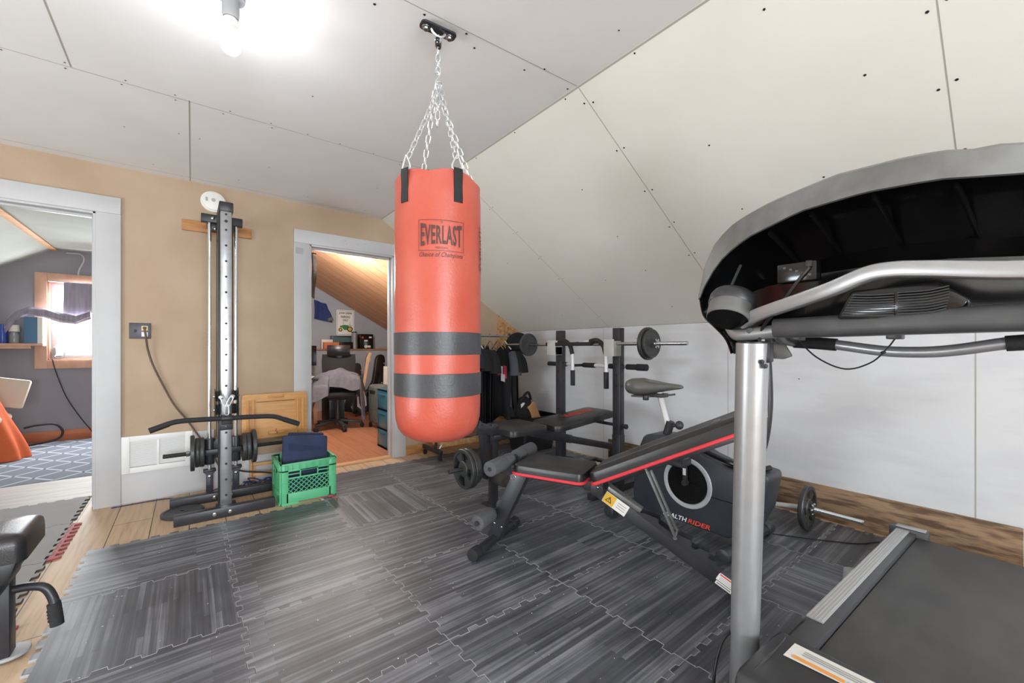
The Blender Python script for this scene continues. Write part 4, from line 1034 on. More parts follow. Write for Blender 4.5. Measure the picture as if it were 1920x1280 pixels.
# ------------------------------------------------------------------ adjustable bench in front
A = V((.40, -.915, 0)).normalized(); Bv = V((.915, .40, 0)).normalized(); PF = V((1.45, 1.745, 0))
MA = Matrix((A, Bv, V((0, 0, 1)))).transposed().to_4x4(); MA.translation = PF
ab = thing('adjustable_bench', 'black adjustable bench with red edging and raised back in the foreground', 'weight bench', (1.5, 1.6, 0))
b = B(MA); b.cyl((-.175, -.235, .031), (-.175, .235, .031), .027, seg=22); b.mi = 1
for s in (-1, 1):
    b.cyl((-.175, s * .18, .032), (-.175, s * .245, .032), .032, seg=24, bev=.003)
    for k in range(10):
        a = 2 * PI * k / 10; b.beam((-.175 + .032 * math.cos(a), s * .185, .032 + .032 * math.sin(a)), (-.175 + .032 * math.cos(a), s * .235, .032 + .032 * math.sin(a)), .003, .003, 0)
obj('front_foot', b, ['black_metal', 'grip_black'], ab)
b = B(MA); b.prism([(-.215, .045), (-.145, .02), (-.09, .16), (.045, .43), (-.045, .45), (-.16, .18)], (0, .03, 0), (1, 0, 0), (0, 0, 1), .06, .004)
b.mi = 1; b.ball((-.165, -.033, .125), (.007, .004, .007)); b.ball((-.12, -.033, .112), (.006, .004, .006)); obj('front_leg', b, ['frame_black', 'steel'], ab)
for z, u, nm in ((.50, -.062, 'upper'), (.185, -.172, 'lower')):
    for w0, w1, r in ((-.255, -.115, .039), (-.115, -.034, .036)) if z > .3 else ((-.20, -.06, .040),):
        b = B(MA); b.cyl((u, w0, z), (u, w1, z), r, seg=26, bev=.006); b.mi = 1; b.cyl((u, w0 - .0015, z), (u, w0 + .004, z), .011); obj('foam_roller', b, ['foam_grey', 'screw_dark'], ab)
    for w0, w1, r in ((.03, .115, .036), (.115, .24, .039)) if z > .3 else ((.06, .20, .040),):
        b = B(MA); b.cyl((u, w0, z), (u, w1, z), r, seg=26, bev=.006); obj('foam_roller', b, 'foam_grey', ab)
    b = B(MA); b.cyl((u, -.21 if z < .3 else -.05, z), (u, .2, z), .0125); obj('roller_tube', b, 'black_metal', ab)
b = B(MA); b.bb((-.07, -.02, .40), (-.045, .02, .51), .003); b.bb((-.05, -.026, .405), (.45, .026, .45), .003); b.bb((-.04, -.06, .44), (.30, .06, .457), .002); obj('seat_frame', b, 'frame_black', ab)
Mseat = MA @ Matrix.Translation((0, 0, .508))
b = B(Mseat); P_ = pad(b, .385, .275, .052, .035); obj('seat', b, 'vinyl', ab)
b = B(Mseat); piping(b, P_, -.049, .0075, 1.012); obj('red_edging', b, 'red_piping', ab)
b = B(MA); b.tube([(.012 + .014 * math.cos(t), -.142, .44 + .014 * math.sin(t)) for t in [2 * PI * k / 14 for k in range(14)]], .0022, 6, closed=True); obj('key_ring', b, 'steel', ab)
ang = math.atan2(.285, .578)
Mback = MA @ Matrix.Translation((.405, 0, .515)) @ Matrix.Rotation(-ang, 4, 'Y')
b = B(Mback); P_ = pad(b, .76, .285, .06, .04, taper=.92); bk = obj('back_pad', b, 'vinyl', ab)
b = B(Mback); piping(b, P_, -.056, .0085, 1.012); obj('red_edging', b, 'red_piping', ab)
b = B(Mback)
for w in (-.075, .075): b.tube([(.03, w, .0045), (.2, w, .0062), (.5, w, .0068), (.735, w, .004)], .0013, 5)
obj('seam_stitching', b, 'stitch', bk)
b = B(Mback); b.prism([(0, 0), (.035, 0), (.035, .045), (.025, .045), (.025, .012), (0, .012)], (.60, -.055, .0072), (1, 0, 0), (0, 1, 0), .0006, 0); b.prism([(0, .02), (.018, .02), (.012, .06), (0, .05)], (.605, -.05, .0072), (1, 0, 0), (0, 1, 0), .0006, 0); obj('printed_emblem', b, 'label_grey', bk)
b = B(Mback); b.bb((.05, -.03, -.10), (.66, .03, -.064), .004); b.bb((.02, -.10, -.07), (.70, .10, -.060), .002); obj('pad_frame', b, 'frame_black', ab)
b = B(MA); b.cyl((.428, -.052, .415), (.428, .052, .415), .034, seg=22, bev=.003); b.bb((.36, -.045, .40), (.46, .045, .47), .006); b.mi = 1; b.ball((.436, -.055, .43), .007); obj('hinge', b, ['black_metal', 'steel'], ab)
sp0, sp1 = V((.43, 0, .40)), V((1.075, 0, .045)); sd = (sp1 - sp0).normalized(); su = V((0, -1, 0)).cross(sd); su = su if su.z > 0 else -su
b = B(MA); b.beam(sp0, sp1, .052, .062, .003); obj('spine_beam', b, 'frame_black', ab)
b = B(MA)
lad = [(.16, .03), (.44, .03), (.44, .045), (.43, .075), (.415, .055), (.405, .05), (.40, .075), (.385, .08), (.375, .055), (.36, .05), (.35, .085), (.32, .075), (.31, .05), (.285, .05), (.275, .08), (.25, .072), (.24, .05), (.20, .05), (.19, .07), (.165, .06)]
lad = [(.20, .028), (.60, .028), (.605, .062), (.592, .052), (.575, .05), (.57, .075), (.558, .056), (.535, .052), (.528, .078), (.485, .066), (.475, .05), (.455, .052), (.448, .075), (.395, .062), (.385, .048), (.30, .05), (.29, .068), (.24, .056), (.215, .045)]
for w in (-.03, .025): b.prism(lad, sp0 + V((0, w, 0)), sd, su, .004, 0)
obj('notched_ladder', b, 'frame_black', ab)
b = B(MA); b.beam(sp0 + sd * .03 + su * .042, sp0 + sd * .21 + su * .042, .045, .022, .002); obj('guide_channel', b, 'silver_dark', ab)
for w in (-.034, .034):
    b = B(MA); b.beam((.655, w, .56), sp0 + sd * .385 + su * .045 + V((0, w, 0)), .009, .024, .001, up=(0, 1, 0)); obj('support_strut', b, 'silver_dark', ab)
b = B(MA); b.cyl(sp0 + sd * .385 + su * .045 + V((0, -.045, 0)), sp0 + sd * .385 + su * .045 + V((0, .045, 0)), .009); obj('support_pin', b, 'steel', ab)
b = B(MA); b.cyl((1.055, -.10, .03), (1.055, .10, .03), .027, seg=22, bev=.003); obj('rear_foot', b, 'black_metal', ab)
fo = sp0 + V((0, -.0262, 0))
def spine_label(u0, u1, v0, v1, m, nm, lift=0.): 
    b = B(MA); o = fo + V((0, -lift, 0)); b.add([o + sd * u0 + su * v0, o + sd * u1 + su * v0, o + sd * u1 + su * v1, o + sd * u0 + su * v1], [(0, 1, 2, 3)]); return b
b = spine_label(.035, .16, -.028, .03, 0, 0, .001); b.mi = 1
for k in range(3):
    o = fo + V((0, -.0018, 0)); v = .012 - .012 * k; b.add([o + sd * .105 + su * v, o + sd * .15 + su * v, o + sd * .15 + su * (v + .003), o + sd * .105 + su * (v + .003)], [(0, 1, 2, 3)])
b.mi = 2
o = fo + V((0, -.0016, 0)); b.add([o + sd * .036 + su * -.026, o + sd * .092 + su * -.026, o + sd * .092 + su * .028, o + sd * .036 + su * .028], [(0, 1, 2, 3)])
b.mi = 3; o = fo + V((0, -.0022, 0)); b.prism([(.046, -.014), (.080, -.014), (.063, .016), (.046, -.014)][:3], o, sd, su, .0004, 0)
b.mi = 2; o = fo + V((0, -.0028, 0)); b.prism([(.052, -.010), (.074, -.010), (.063, .009)], o, sd, su, .0004, 0)
b.mi = 3; o = fo + V((0, -.0034, 0)); b.prism([(.0615, -.003), (.0645, -.003), (.065, .005), (.061, .005)], o, sd, su, .0004, 0); b.prism([(.0615, -.008), (.0645, -.008), (.0645, -.005), (.0615, -.005)], o, sd, su, .0004, 0)
obj('warning_label', b, ['label_white', 'label_grey', 'label_yellow', 'text_dark'], ab)
b = spine_label(.60, .70, -.005, .03, 0, 0, .001); b.mi = 1; o = fo + V((0, -.0016, 0)); b.add([o + sd * .605 + su * .02, o + sd * .695 + su * .02, o + sd * .695 + su * .0265, o + sd * .605 + su * .0265], [(0, 1, 2, 3)])
b.mi = 2
for k in range(3): v = .013 - k * .006; b.add([o + sd * .61 + su * v, o + sd * .69 + su * v, o + sd * .69 + su * (v + .002), o + sd * .61 + su * (v + .002)], [(0, 1, 2, 3)])
b.mi = 0; o2 = fo + V((0, -.001, 0)); b.add([o2 + sd * .605 + su * -.024, o2 + sd * .675 + su * -.024, o2 + sd * .675 + su * -.008, o2 + sd * .605 + su * -.008], [(0, 1, 2, 3)])
b.mi = 2; b.add([o + sd * .61 + su * -.019, o + sd * .67 + su * -.019, o + sd * .67 + su * -.013, o + sd * .61 + su * -.013], [(0, 1, 2, 3)])
obj('instruction_label', b, ['label_white', 'label_red', 'label_grey'], ab)

# ------------------------------------------------------------------ exercise bike
bk_ = thing('exercise_bike', 'dark exercise bike with grey saddle and ring wheel behind the slanted bench', 'exercise bike', (2.43, 1.35, 0))
outl = [(1.655, .06), (1.665, .14), (1.645, .40), (1.585, .535), (1.56, .552), (1.36, .570), (1.31, .552), (1.18, .485), (1.04, .445), (.90, .462), (.85, .455), (.842, .43), (.872, .26), (.93, .13), (1.045, .058)]
b = B(); b.prism(outl, (2.335, 0, 0), (0, 1, 0), (0, 0, 1), .19, .018, 3); bb2 = obj('shell', b, 'bike_shell', bk_)
b = B(); b.lathe([(.122, -.004), (.128, .004), (.146, .004), (.152, -.004)], (2.332, 1.283, .308), (-1, 0, 0), 56); obj('wheel_ring', b, 'grey_plastic', bb2)
b = B(); b.lathe([(.001, .003), (.122, .0015)], (2.333, 1.283, .308), (-1, 0, 0), 56)
for r in [.03 + .0095 * k for k in range(10)]:
    n = int(r * 420)
    for k in range(n):
        a = 2 * PI * k / n; b.ball((2.330, 1.283 + r * math.cos(a), .308 + r * math.sin(a)), (.0012, .0016, .0016), seg=5, rings=3)
obj('wheel_disc', b, 'gloss_black', bb2)
b = B(); b.bb((2.305, 1.270, .30), (2.325, 1.296, .445), .005); b.cyl((2.30, 1.283, .312), (2.332, 1.283, .312), .016); ck = obj('crank_arm', b, 'black_metal', bk_)
b = B(); b.bb((2.3042, 1.273, .36), (2.3048, 1.292, .40), 0); obj('sticker', b, 'label_white', ck)
b = B(); b.bb((2.20, 1.24, .428), (2.31, 1.335, .452), .006); b.bb((2.21, 1.235, .445), (2.30, 1.25, .47), .004); obj('pedal', b, 'dark_plastic', bk_)
b = B(); b.bb((2.55, 1.24, .148), (2.66, 1.335, .172), .006); b.bb((2.535, 1.27, .16), (2.555, 1.296, .31), .004); obj('pedal', b, 'dark_plastic', bk_)
b = B(); put_text(b, 'HEALTH', (2.3345, 1.440, .072), (0, -1, 0), (0, 0, 1), .027, .158, .25, 'LEFT', .001, .02); obj('white_lettering', b, 'text_white', bb2)
b = B(); put_text(b, 'RIDER', (2.3345, 1.278, .072), (0, -1, 0), (0, 0, 1), .027, .135, .25, 'LEFT', .001, .02); obj('red_lettering', b, 'text_red', bb2)
b = B(); b.bb((2.3335, .86, .262), (2.336, 1.16, .265), 0); b.bb((2.36, .90, .445), (2.50, 1.20, .462), .01); b.tube(bez([(2.36, 1.25, .53), (2.355, 1.1, .49), (2.36, .98, .468), (2.37, .9, .47), (2.43, .87, .475)], 5), .014, 10); obj('tray_rim', b, 'gloss_black', bb2)
b = B(); b.cyl((2.43, 1.475, .54), (2.43, 1.445, .64), .026, seg=22); obj('post_sleeve', b, 'black_metal', bk_)
b = B(); b.cyl((2.43, 1.46, .60), (2.43, 1.53, .83), .0185, seg=22); obj('seat_post', b, 'white_tube', bk_)
b = B(); b.cyl((2.43, 1.44, .615), (2.43, 1.405, .622), .012); b.ball((2.43, 1.385, .625), (.026, .026, .028)); obj('adjusting_knob', b, 'dark_plastic', bk_)
b = B(); b.cyl((2.39, 1.60, .80), (2.39, 1.60, .765), .02, bev=.004); b.bb((2.39, 1.48, .79), (2.47, 1.63, .815), .006); obj('saddle_clamp', b, 'dark_plastic', bk_)
b = B()
ST = [(0, .012, .868, .846), (.015, .040, .880, .826), (.05, .072, .892, .808), (.12, .100, .903, .796), (.25, .115, .907, .790), (.4, .106, .903, .799), (.55, .080, .895, .815), (.7, .054, .889, .831), (.85, .037, .885, .845), (.95, .026, .879, .852), (.99, .014, .872, .858), (1., .003, .867, .864)]
def station(u):
    for i in range(len(ST) - 1):
        if u <= ST[i + 1][0] + 1e-9:
            t = (u - ST[i][0]) / (ST[i + 1][0] - ST[i][0]); t = t * t * (3 - 2 * t) if 0 < i < len(ST) - 3 else t
            return [ST[i][k] + (ST[i + 1][k] - ST[i][k]) * t for k in range(4)]
us = [0, .008, .015, .03, .05, .08, .12, .18, .25, .32, .4, .47, .55, .62, .7, .77, .85, .9, .95, .975, .99, 1.]; vs = []; NR = 28
for u in us:
    _, w, zt, zb = station(u); m, hh = (zt + zb) / 2, (zt - zb) / 2
    for k in range(NR):
        t = 2 * PI * k / NR; c, s_ = math.cos(t), math.sin(t); dip = .009 * max(0, s_) ** 8 * (.3 < u < .9)
        vs.append((2.43 + w * math.copysign(abs(c) ** .8, c), 1.765 - .405 * u, m + hh * math.copysign(abs(s_) ** .75, s_) - dip))
b.add(vs, [(i * NR + k, i * NR + (k + 1) % NR, (i + 1) * NR + (k + 1) % NR, (i + 1) * NR + k) for i in range(len(us) - 1) for k in range(NR)] + [tuple(range(NR)), tuple((len(us) - 1) * NR + k for k in range(NR))])
obj('saddle', b, 'vinyl_grey', bk_, smooth=60)
b = B(); b.sheet(lambda u, v: (2.43 + (v - .5) * 2 * .062 * (1 - u * .8), 1.70 - u * .28, .792 + .03 * u * u), 10, 6, .012); obj('saddle_base', b, 'dark_plastic', bk_)
b = B(); b.tube(bez([(2.43, .985, .42), (2.43, .95, .48), (2.43, .905, .60), (2.43, .882, .80), (2.43, .888, 1.03), (2.43, .90, 1.12)], 6), .025, 16); obj('mast', b, 'black_metal', bk_)
b = B(); b.tube(bez([(2.18, .98, 1.17), (2.22, .9, 1.15), (2.43, .89, 1.12), (2.64, .9, 1.15), (2.68, .98, 1.17)], 5), .014, 10); obj('handlebar', b, 'grip_black', bk_)
for y, x0, x1 in ((.985, 2.14, 2.73), (1.72, 2.15, 2.72)):
    b = B(); b.cyl((x0 + .03, y, .045), (x1 - .03, y, .045), .028, seg=20)
    b.mi = 1
    for x, s in ((x0, 1), (x1, -1)): b.cyl((x, y, .045), (x + s * .075, y, .045), .038, seg=22, bev=.005); b.cyl((x - s * .001, y, .045), (x + s * .01, y, .045), .014, seg=16)
    obj('floor_stabiliser', b, ['black_metal', 'dark_plastic'], bk_)
b = B(); b.bb((2.38, 1.0, .05), (2.48, 1.7, .085), .01); obj('frame_beam', b, 'black_metal', bk_)
b = B(); b.tube(bez([(2.72, .96, .01), (2.76, .93, .004), (2.84, .80, .004), (2.9, .72, .004), (2.98, .62, .004), (3.1, .55, .004)], 6), .003, 6); tag(obj('power_cord', b, 'cord_black', loc=(2.9, .75, 0)), 'thin black cord on the dark mat in front of the fallen barbell', 'power cord')

# ------------------------------------------------------------------ short barbell lying by the knee wall
eb = thing('short_barbell', 'short threaded barbell lying on the mats along the knee wall', 'barbell', (2.98, 1.0, 0))
Me = Matrix.Translation((2.985, .86, .132)) @ Matrix.Rotation(R(-2), 4, 'Z')
b = B(Me)
prof = []
for k in range(58): prof += [(.0135, -.02 - k * .0042), (.0115, -.0221 - k * .0042)]
b.lathe([(.0005, .0)] + [(.0125, 0)] + [(r, -z) for r, z in prof] + [(.0125, .27), (.0005, .27)], (0, 0, 0), (0, -1, 0), 16); obj('threaded_end', b, 'chrome', eb)
b = B(Me); b.cyl((0, .0, 0), (0, .62, -.105), .0135, seg=16); obj('handle_tube', b, 'white_tube', eb)
b = B(Me); b.lathe([(.013, .018), (.03, .018), (.03, .036), (.013, .036)], (0, 0, 0), (0, -1, 0), 6, True)
for k in range(6): a = k * PI / 3; b.ball((.03 * math.cos(a), -.027, .03 * math.sin(a)), (.008, .009, .008), seg=8, rings=6)
obj('star_collar', b, 'steel', eb)
plate_thing((2.985, .863, .134), .133, .028, 'grip-hole iron plate standing on the short barbell by the knee wall', 'plate on the short barbell', grip=True, rot=(.5, 0, PI / 2))
# small dumbbell and clips lying behind the benches
db = thing('hand_gripper', 'small chrome-handled exercise tool on the mat behind the padded benches', 'exercise tool', (3.0, 2.72, 0))
b = B(); b.tube([(2.95 + .07 * math.cos(t), 2.86 + .09 * math.sin(t), .012) for t in [2 * PI * k / 12 for k in range(12)]], .009, 8, smooth=2, closed=True); obj('loop', b, 'black_metal', db)
b = B(); b.cyl((3.0, 2.78, .014), (3.02, 2.50, .02), .011); b.cyl((3.04, 2.78, .014), (3.07, 2.50, .02), .011); obj('handle', b, 'chrome', db)
b = B(); b.cyl((3.16, 2.44, .09), (3.19, 2.44, .09), .088, seg=28, bev=.01); tag(obj('ab_wheel', b, 'dark_plastic', loc=(3.17, 2.44, 0)), 'dark round wheel standing by the knee wall behind the right upright', 'exercise wheel')
# ------------------------------------------------------------------ treadmill
tm = thing('treadmill', 'big silver and black treadmill at the right with its console overhead', 'treadmill', (1.6, .08, 0))
RA = R(-2.4)
MTm = Matrix.Translation((1.45, .04, 0)) @ Matrix.Rotation(RA, 4, 'Z')
RW = .455
for s in (1, -1):
    b = B(MTm); y0 = s * RW
    sec = [(-.052, .03), (.045, .03), (.045, .115), (.02, .146), (-.052, .146)] if s > 0 else [(.052, .03), (-.045, .03), (-.045, .115), (-.02, .146), (.052, .146)]
    b.prism([(y0 + p[0], p[1]) for p in sec], (.02, 0, 0), (0, 1, 0), (0, 0, 1), 1.50, .004)
    for k in range(3): b.bb((.26, y0 + s * (.022 + k * .007), .13 - k * .01), (1.5, y0 + s * (.025 + k * .007), .1455 - k * .01), .001)
    rail = obj('side_rail', b, 'rail_dark', tm)
    b = B(MTm); b.bb((.275, y0 - .026, .146), (1.50, y0 + .026, .1535), .002)
    for k in range(5): b.bb((.276, y0 - .021 + k * .0098, .1535), (1.5, y0 - .018 + k * .0098, .1545), 0)
    for k in range(2): b.bb((.265, y0 - .024 + k * .032, .133), (.277, y0 - .010 + k * .032, .1445), .001)
    obj('foot_strip', b, 'rail_strip', rail)
    b = B(MTm); b.bb((1.498, y0 - s * .095 if s > 0 else y0 - .056, .02), (1.56, y0 + .056 if s > 0 else y0 + .095, .160), .008); obj('end_cap', b, 'rail_dark', rail)
    b = B(MTm); b.bb((1.503, y0 - s * .085, .1605), (1.55, y0 + s * .03, .1648), .002); obj('cap_plate', b, 'grey_plastic', rail)
    b = B(MTm); b.cyl((1.0, y0 + s * .085, .0), (1.0, y0 + s * .085, .06), .036, .03, seg=18, bev=.004); b.bb((.97, y0 + s * .03, .02), (1.03, y0 + s * .085, .055), .006); obj('rubber_foot', b, 'grey_plastic', tm)
b = B(MTm); yb = RW - .056
pts = [(0.0, .128), (1.50, .128), (1.528, .115), (1.535, .095), (1.528, .075), (1.50, .062), (0, .062)]
b.prism(pts, (0, yb, 0), (1, 0, 0), (0, 0, 1), 2 * yb, 0); obj('running_belt', b, 'belt', tm)
b = B(MTm); b.bb((.0, -RW + .02, .03), (1.5, RW - .02, .06), .004); b.cyl((1.50, -RW + .03, .095), (1.50, RW - .03, .095), .028, seg=20); obj('deck_base', b, 'rail_dark', tm)
# motor hood
b = B(MTm); sec = [(-.33, .0), (-.335, .215), (-.322, .243), (-.30, .254), (-.12, .256), (-.05, .250), (-.018, .228), (-.006, .16), (-.006, .05), (-.006, .0)]
b.prism(sec, (0, RW - .012, 0), (1, 0, 0), (0, 0, 1), 2 * RW - .024, .016, 3); hood = obj('motor_hood', b, 'dark_plastic', tm)
b = B(MTm); b.tube(bez([(-.31, RW - .040, .247), (-.24, RW - .046, .2545), (-.12, RW - .044, .2545), (-.06, RW - .036, .2475)], 6), .0035, 8); b.bb((-.02, RW - .18, .10), (.05, RW - .06, .16), .008); obj('hood_ridge', b, 'dark_plastic', hood)
b = B(MTm); b.add([(-.085, RW - .068, .2562), (-.165, RW - .068, .2572), (-.145, RW - .30, .2576), (-.075, RW - .34, .2560)], [(0, 1, 2, 3)])
b.mi = 1; b.add([(-.155, RW - .085, .2582), (-.140, RW - .085, .2584), (-.136, RW - .2, .2586), (-.150, RW - .2, .2583)], [(0, 1, 2, 3)])
b.mi = 2; b.add([(-.150, RW - .205, .2583), (-.135, RW - .205, .2586), (-.132, RW - .30, .2587), (-.146, RW - .30, .2583)], [(0, 1, 2, 3)])
b.mi = 3
for k in range(3): b.add([(-.125 + k * .009, RW - .1, .2590), (-.122 + k * .009, RW - .1, .2590), (-.118 + k * .009, RW - .27, .2592), (-.121 + k * .009, RW - .27, .2592)], [(0, 1, 2, 3)])
obj('warning_label', b, ['label_white', 'label_orange', 'label_blue', 'label_grey'], hood)
# uprights
YC = -.03
def mirror(y): return 2 * YC - y
for s in (1, -1):
    fy = (lambda y: y) if s > 0 else mirror
    p0, p1 = V((1.383, fy(.572), .0)), V((1.337, fy(.526), 1.128))
    b = B(); d = (p1 - p0).normalized(); uu = V((0, 1, 0)); uu = (uu - d * uu.dot(d)).normalized(); ww = d.cross(uu)
    prof_ = rrect(.075, .104, .034, 8); n = len(prof_)
    # direction of the wide side is across the view from the front left
    rot = R(20) * s
    prof_ = [(x * math.cos(rot) - y * math.sin(rot), x * math.sin(rot) + y * math.cos(rot)) for x, y in prof_]
    vs = []
    for q, k in ((p0, 1.03), (p1, 1.17)): vs += [q + (uu * x + ww * y) * k for x, y in prof_]
    b.add(vs, [(i, (i + 1) % n, n + (i + 1) % n, n + i) for i in range(n)] + [tuple(range(n))[::-1], tuple(range(n, 2 * n))]); post = obj('upright', b, 'silver_paint', tm, smooth=50)
    if s > 0:
        b = B(); b.cyl(p1 - d * .002, p1 + d * .004, .042, seg=20); b.prism([(0, 0), (.03, .012), (.03, .065), (0, .065)], (1.34, .50, 1.06), (0, -1, 0), (0, 0, 1), .03, .003); obj('top_bracket', b, 'black_metal', post)
        b = B()
        for q in ((.487, 1.072), (.478, 1.06)): b.ball((1.292, q[0] - .003, q[1]), (.006, .006, .006)); b.cyl((1.30, q[0], q[1]), (1.288, q[0] - .004, q[1]), .0075, seg=6)
        obj('bolt', b, 'black_metal', post)
        b = B(); b.tube(bez([(1.352, .588, .225), (1.30, .60, .20), (1.262, .605, .12), (1.27, .6, .05), (1.34, .56, .012), (1.38, .52, .008)], 6), .0048, 8); obj('power_lead', b, 'cord_black', post)
        b = B(); b.ball((1.345, .577, .222), (.008, .014, .017)); b.ball((1.355, .563, .15), (.010, .013, .013)); obj('grommet', b, 'gloss_black', post)
        b = B(); b.bb((1.39, .505, .90), (1.391, .525, 1.05), 0); b.mi = 1; b.bb((1.388, .505, 1.02), (1.392, .526, 1.03), 0); obj('spec_label', b, ['label_white', 'label_yellow'], post)
# console: bowl whose back faces the camera
UP = [(-.03, 1.262, 1.490), (.0, 1.248, 1.496), (.067, 1.222, 1.509), (.169, 1.204, 1.519), (.303, 1.223, 1.528), (.459, 1.267, 1.516), (.54, 1.298, 1.503), (.592, 1.323, 1.49), (.64, 1.347, 1.462), (.67, 1.363, 1.436), (.70, 1.38, 1.385), (.722, 1.393, 1.311)]
LO = [(-.03, 1.262, 1.436), (.0, 1.248, 1.442), (.067, 1.222, 1.450), (.121, 1.201, 1.457), (.241, 1.212, 1.468), (.375, 1.241, 1.466), (.525, 1.293, 1.438), (.60, 1.325, 1.406), (.635, 1.344, 1.383), (.67, 1.362, 1.35), (.70, 1.38, 1.312), (.717, 1.39, 1.282)]
def itp(T, y):
    for i in range(len(T) - 1):
        if T[i][0] <= y <= T[i + 1][0]:
            t = (y - T[i][0]) / (T[i + 1][0] - T[i][0]); return [T[i][k] + (T[i + 1][k] - T[i][k]) * t for k in range(3)]
    return list(T[-1])
BOT = [(-.03, 1.15), (.0, 1.15), (.45, 1.15), (.56, 1.15), (.60, 1.165), (.65, 1.19), (.69, 1.23), (.717, 1.275)]
def botz(y):
    for i in range(len(BOT) - 1):
        if BOT[i][0] <= y <= BOT[i + 1][0]: return BOT[i][1] + (BOT[i + 1][1] - BOT[i][1]) * (y - BOT[i][0]) / (BOT[i + 1][0] - BOT[i][0])
    return BOT[-1][1]
ys = [-.03 + k * .036 for k in range(21)] + [.70, .712, .72]
ys = [y for y in ys if y < .69] + [.69, .70, .708, .714, .719, .722]
half = ys; full = [-(y - YC) + YC for y in half[:0:-1]] + half
def sec_at(y):
    a = abs(y - YC) + YC; e = min(a, .722)
    yu, xu, zu = itp(UP, e); e2 = min(a, .717); yl, xl, zl = itp(LO, e2)
    k = max(0., min(1., (.722 - a) / .12))
    zb = botz(min(a, .717))
    yy = y
    return yy, xu, zu, xl, zl, k, zb
b = B(); rows = []
for y in full:
    yy, xu, zu, xl, zl, k, zb = sec_at(y)
    dip = -.006 if .075 < abs(y - YC) < .11 else 0
    rows.append([(xu + .30 * k + .01, yy, zu + .01 * k), (xu + .03, yy, zu + .012 * k + dip), (xu + .006, yy, zu + dip), (xl - .002, yy, zl), (xl + .004, yy, zl - .002)])
for r in rows: pass
n = len(rows[0]); vs = [p for r in rows for p in r]
b.add(vs, [(i * n + j, (i + 1) * n + j, (i + 1) * n + j + 1, i * n + j + 1) for i in range(len(rows) - 1) for j in range(n - 1)])
con = obj('console_rim', b, 'silver_dark', tm, smooth=40, fixn=False)
b = B(); rows = []
for y in full:
    yy, xu, zu, xl, zl, k, zb = sec_at(y)
    zm = zl + (zb - zl) * .45
    rows.append([(xl + .003, yy, zl), (xl + .012, yy, zl + .002), (xl + .02 + .10 * k, yy, zl - .012), (xl + .03 + .20 * k, yy, zl + (zb - zl) * .28), (xl + .03 + .15 * k, yy, zm), (xl + .025 + .085 * k, yy, zm - .01), (xl + .02 + .075 * k, yy, zb)])
n = len(rows[0]); vs = [p for r in rows for p in r]
b.add(vs, [(i * n + j, (i + 1) * n + j, (i + 1) * n + j + 1, i * n + j + 1) for i in range(len(rows) - 1) for j in range(n - 1)])
for y in (-.43, -.30, -.16, -.03, .10, .23, .36, .47):
    yy, xu, zu, xl, zl, k, zb = sec_at(y); b.beam((xl + .03, y, zl - .004), (xl + .225, y - .02, zl + (zb - zl) * .27), .006, .02, .001)
obj('console_back', b, 'gloss_black', tm, smooth=30, fixn=False)
# user-side face of the console
b = B(); rows = []
for y in full:
    yy, xu, zu, xl, zl, k, zb = sec_at(y)
    rows.append([(xu + .30 * k + .012, yy, zu + .01 * k), (xu + .33 * k + .02, yy, zu - .05 * k), (xl + .42 * k + .03, yy, 1.17 * k + zb * (1 - k)), (xl + .02 + .075 * k, yy, zb - .001)])
n = 4; vs = [p for r in rows for p in r]
b.add(vs, [(i * n + j, (i + 1) * n + j, (i + 1) * n + j + 1, i * n + j + 1) for i in range(len(rows) - 1) for j in range(n - 1)])
obj('console_panel', b, 'dark_plastic', tm, smooth=30)
for s in (1, -1):
    fy = (lambda y: y) if s > 0 else mirror
    b = B(); cv = [(1.392, .719, 1.30), (1.378, .698, 1.225), (1.352, .652, 1.186), (1.335, .615, 1.155), (1.322, .592, 1.128), (1.316, .578, 1.095)]
    b.sheet(lambda u, v: (lambda p: (p[0] + v * .11, fy(p[1] - v * .02 - .0), p[2] + v * .02))(bez(cv, 4)[round(u * 20)]), 20, 3, .004)
    b.sheet(lambda u, v: (lambda p: (p[0] + .004 + v * .05, fy(p[1] - .004 - v * .075 * u), p[2] + v * .05 * (1 - u)))(bez(cv, 4)[round(u * 20)]), 20, 3, .003)
    obj('side_shield', b, 'gloss_black', tm, smooth=60)
    ax = V((.5, 0, .87)).normalized(); o = V((1.262, fy(.567), 1.196))
    b = B(); b.lathe([(.001, .0), (.056, .0), (.059, .003), (.0605, .045), (.0605, .05)], o, ax, 36)
    b.mi = 1; b.lathe([(.001, -.001), (.0565, -.001), (.0565, .001)], o, ax, 36)
    b.mi = 2; b.lathe([(.061, .045), (.064, .05), (.064, .072), (.058, .085), (.05, .09)], o, ax, 36); b.cyl(o + ax * .09 + V((-.04, 0, 0)), o + ax * .2 + V((-.01, 0, 0)), .004)
    obj('cup_holder', b, ['silver_dark', 'gloss_black', 'dark_plastic'], tm)
    b = B(); b.tube(bez([(1.345, fy(.60), 1.20), (1.335, fy(.575), 1.158), (1.325, fy(.54), 1.153), (1.315, fy(.455), 1.16)], 6), .0195, 16); b.mi = 1
    b.cyl((1.303, fy(.52), 1.163), (1.309, fy(.52), 1.163), .009); obj('frame_elbow', b, ['silver_paint', 'gloss_black'], tm)
    b = B(); b.prism([(fy(q[0]), q[1]) for q in [(.520, 1.145), (.503, 1.145), (.500, 1.128), (.466, 1.124), (.447, 1.088), (.47, 1.078), (.505, 1.080), (.524, 1.098)]], (1.41, 0, 0), (0, 1, 0), (0, 0, 1), .012, .003); obj('cover_flap', b, 'silver_dark', tm)
tp = [(1.315, .54, 1.188), (1.283, .491, 1.207), (1.246, .375, 1.236), (1.228, .303, 1.256), (1.216, .235, 1.280), (1.212, .19, 1.283), (1.211, .14, 1.277), (1.211, YC, 1.253)]
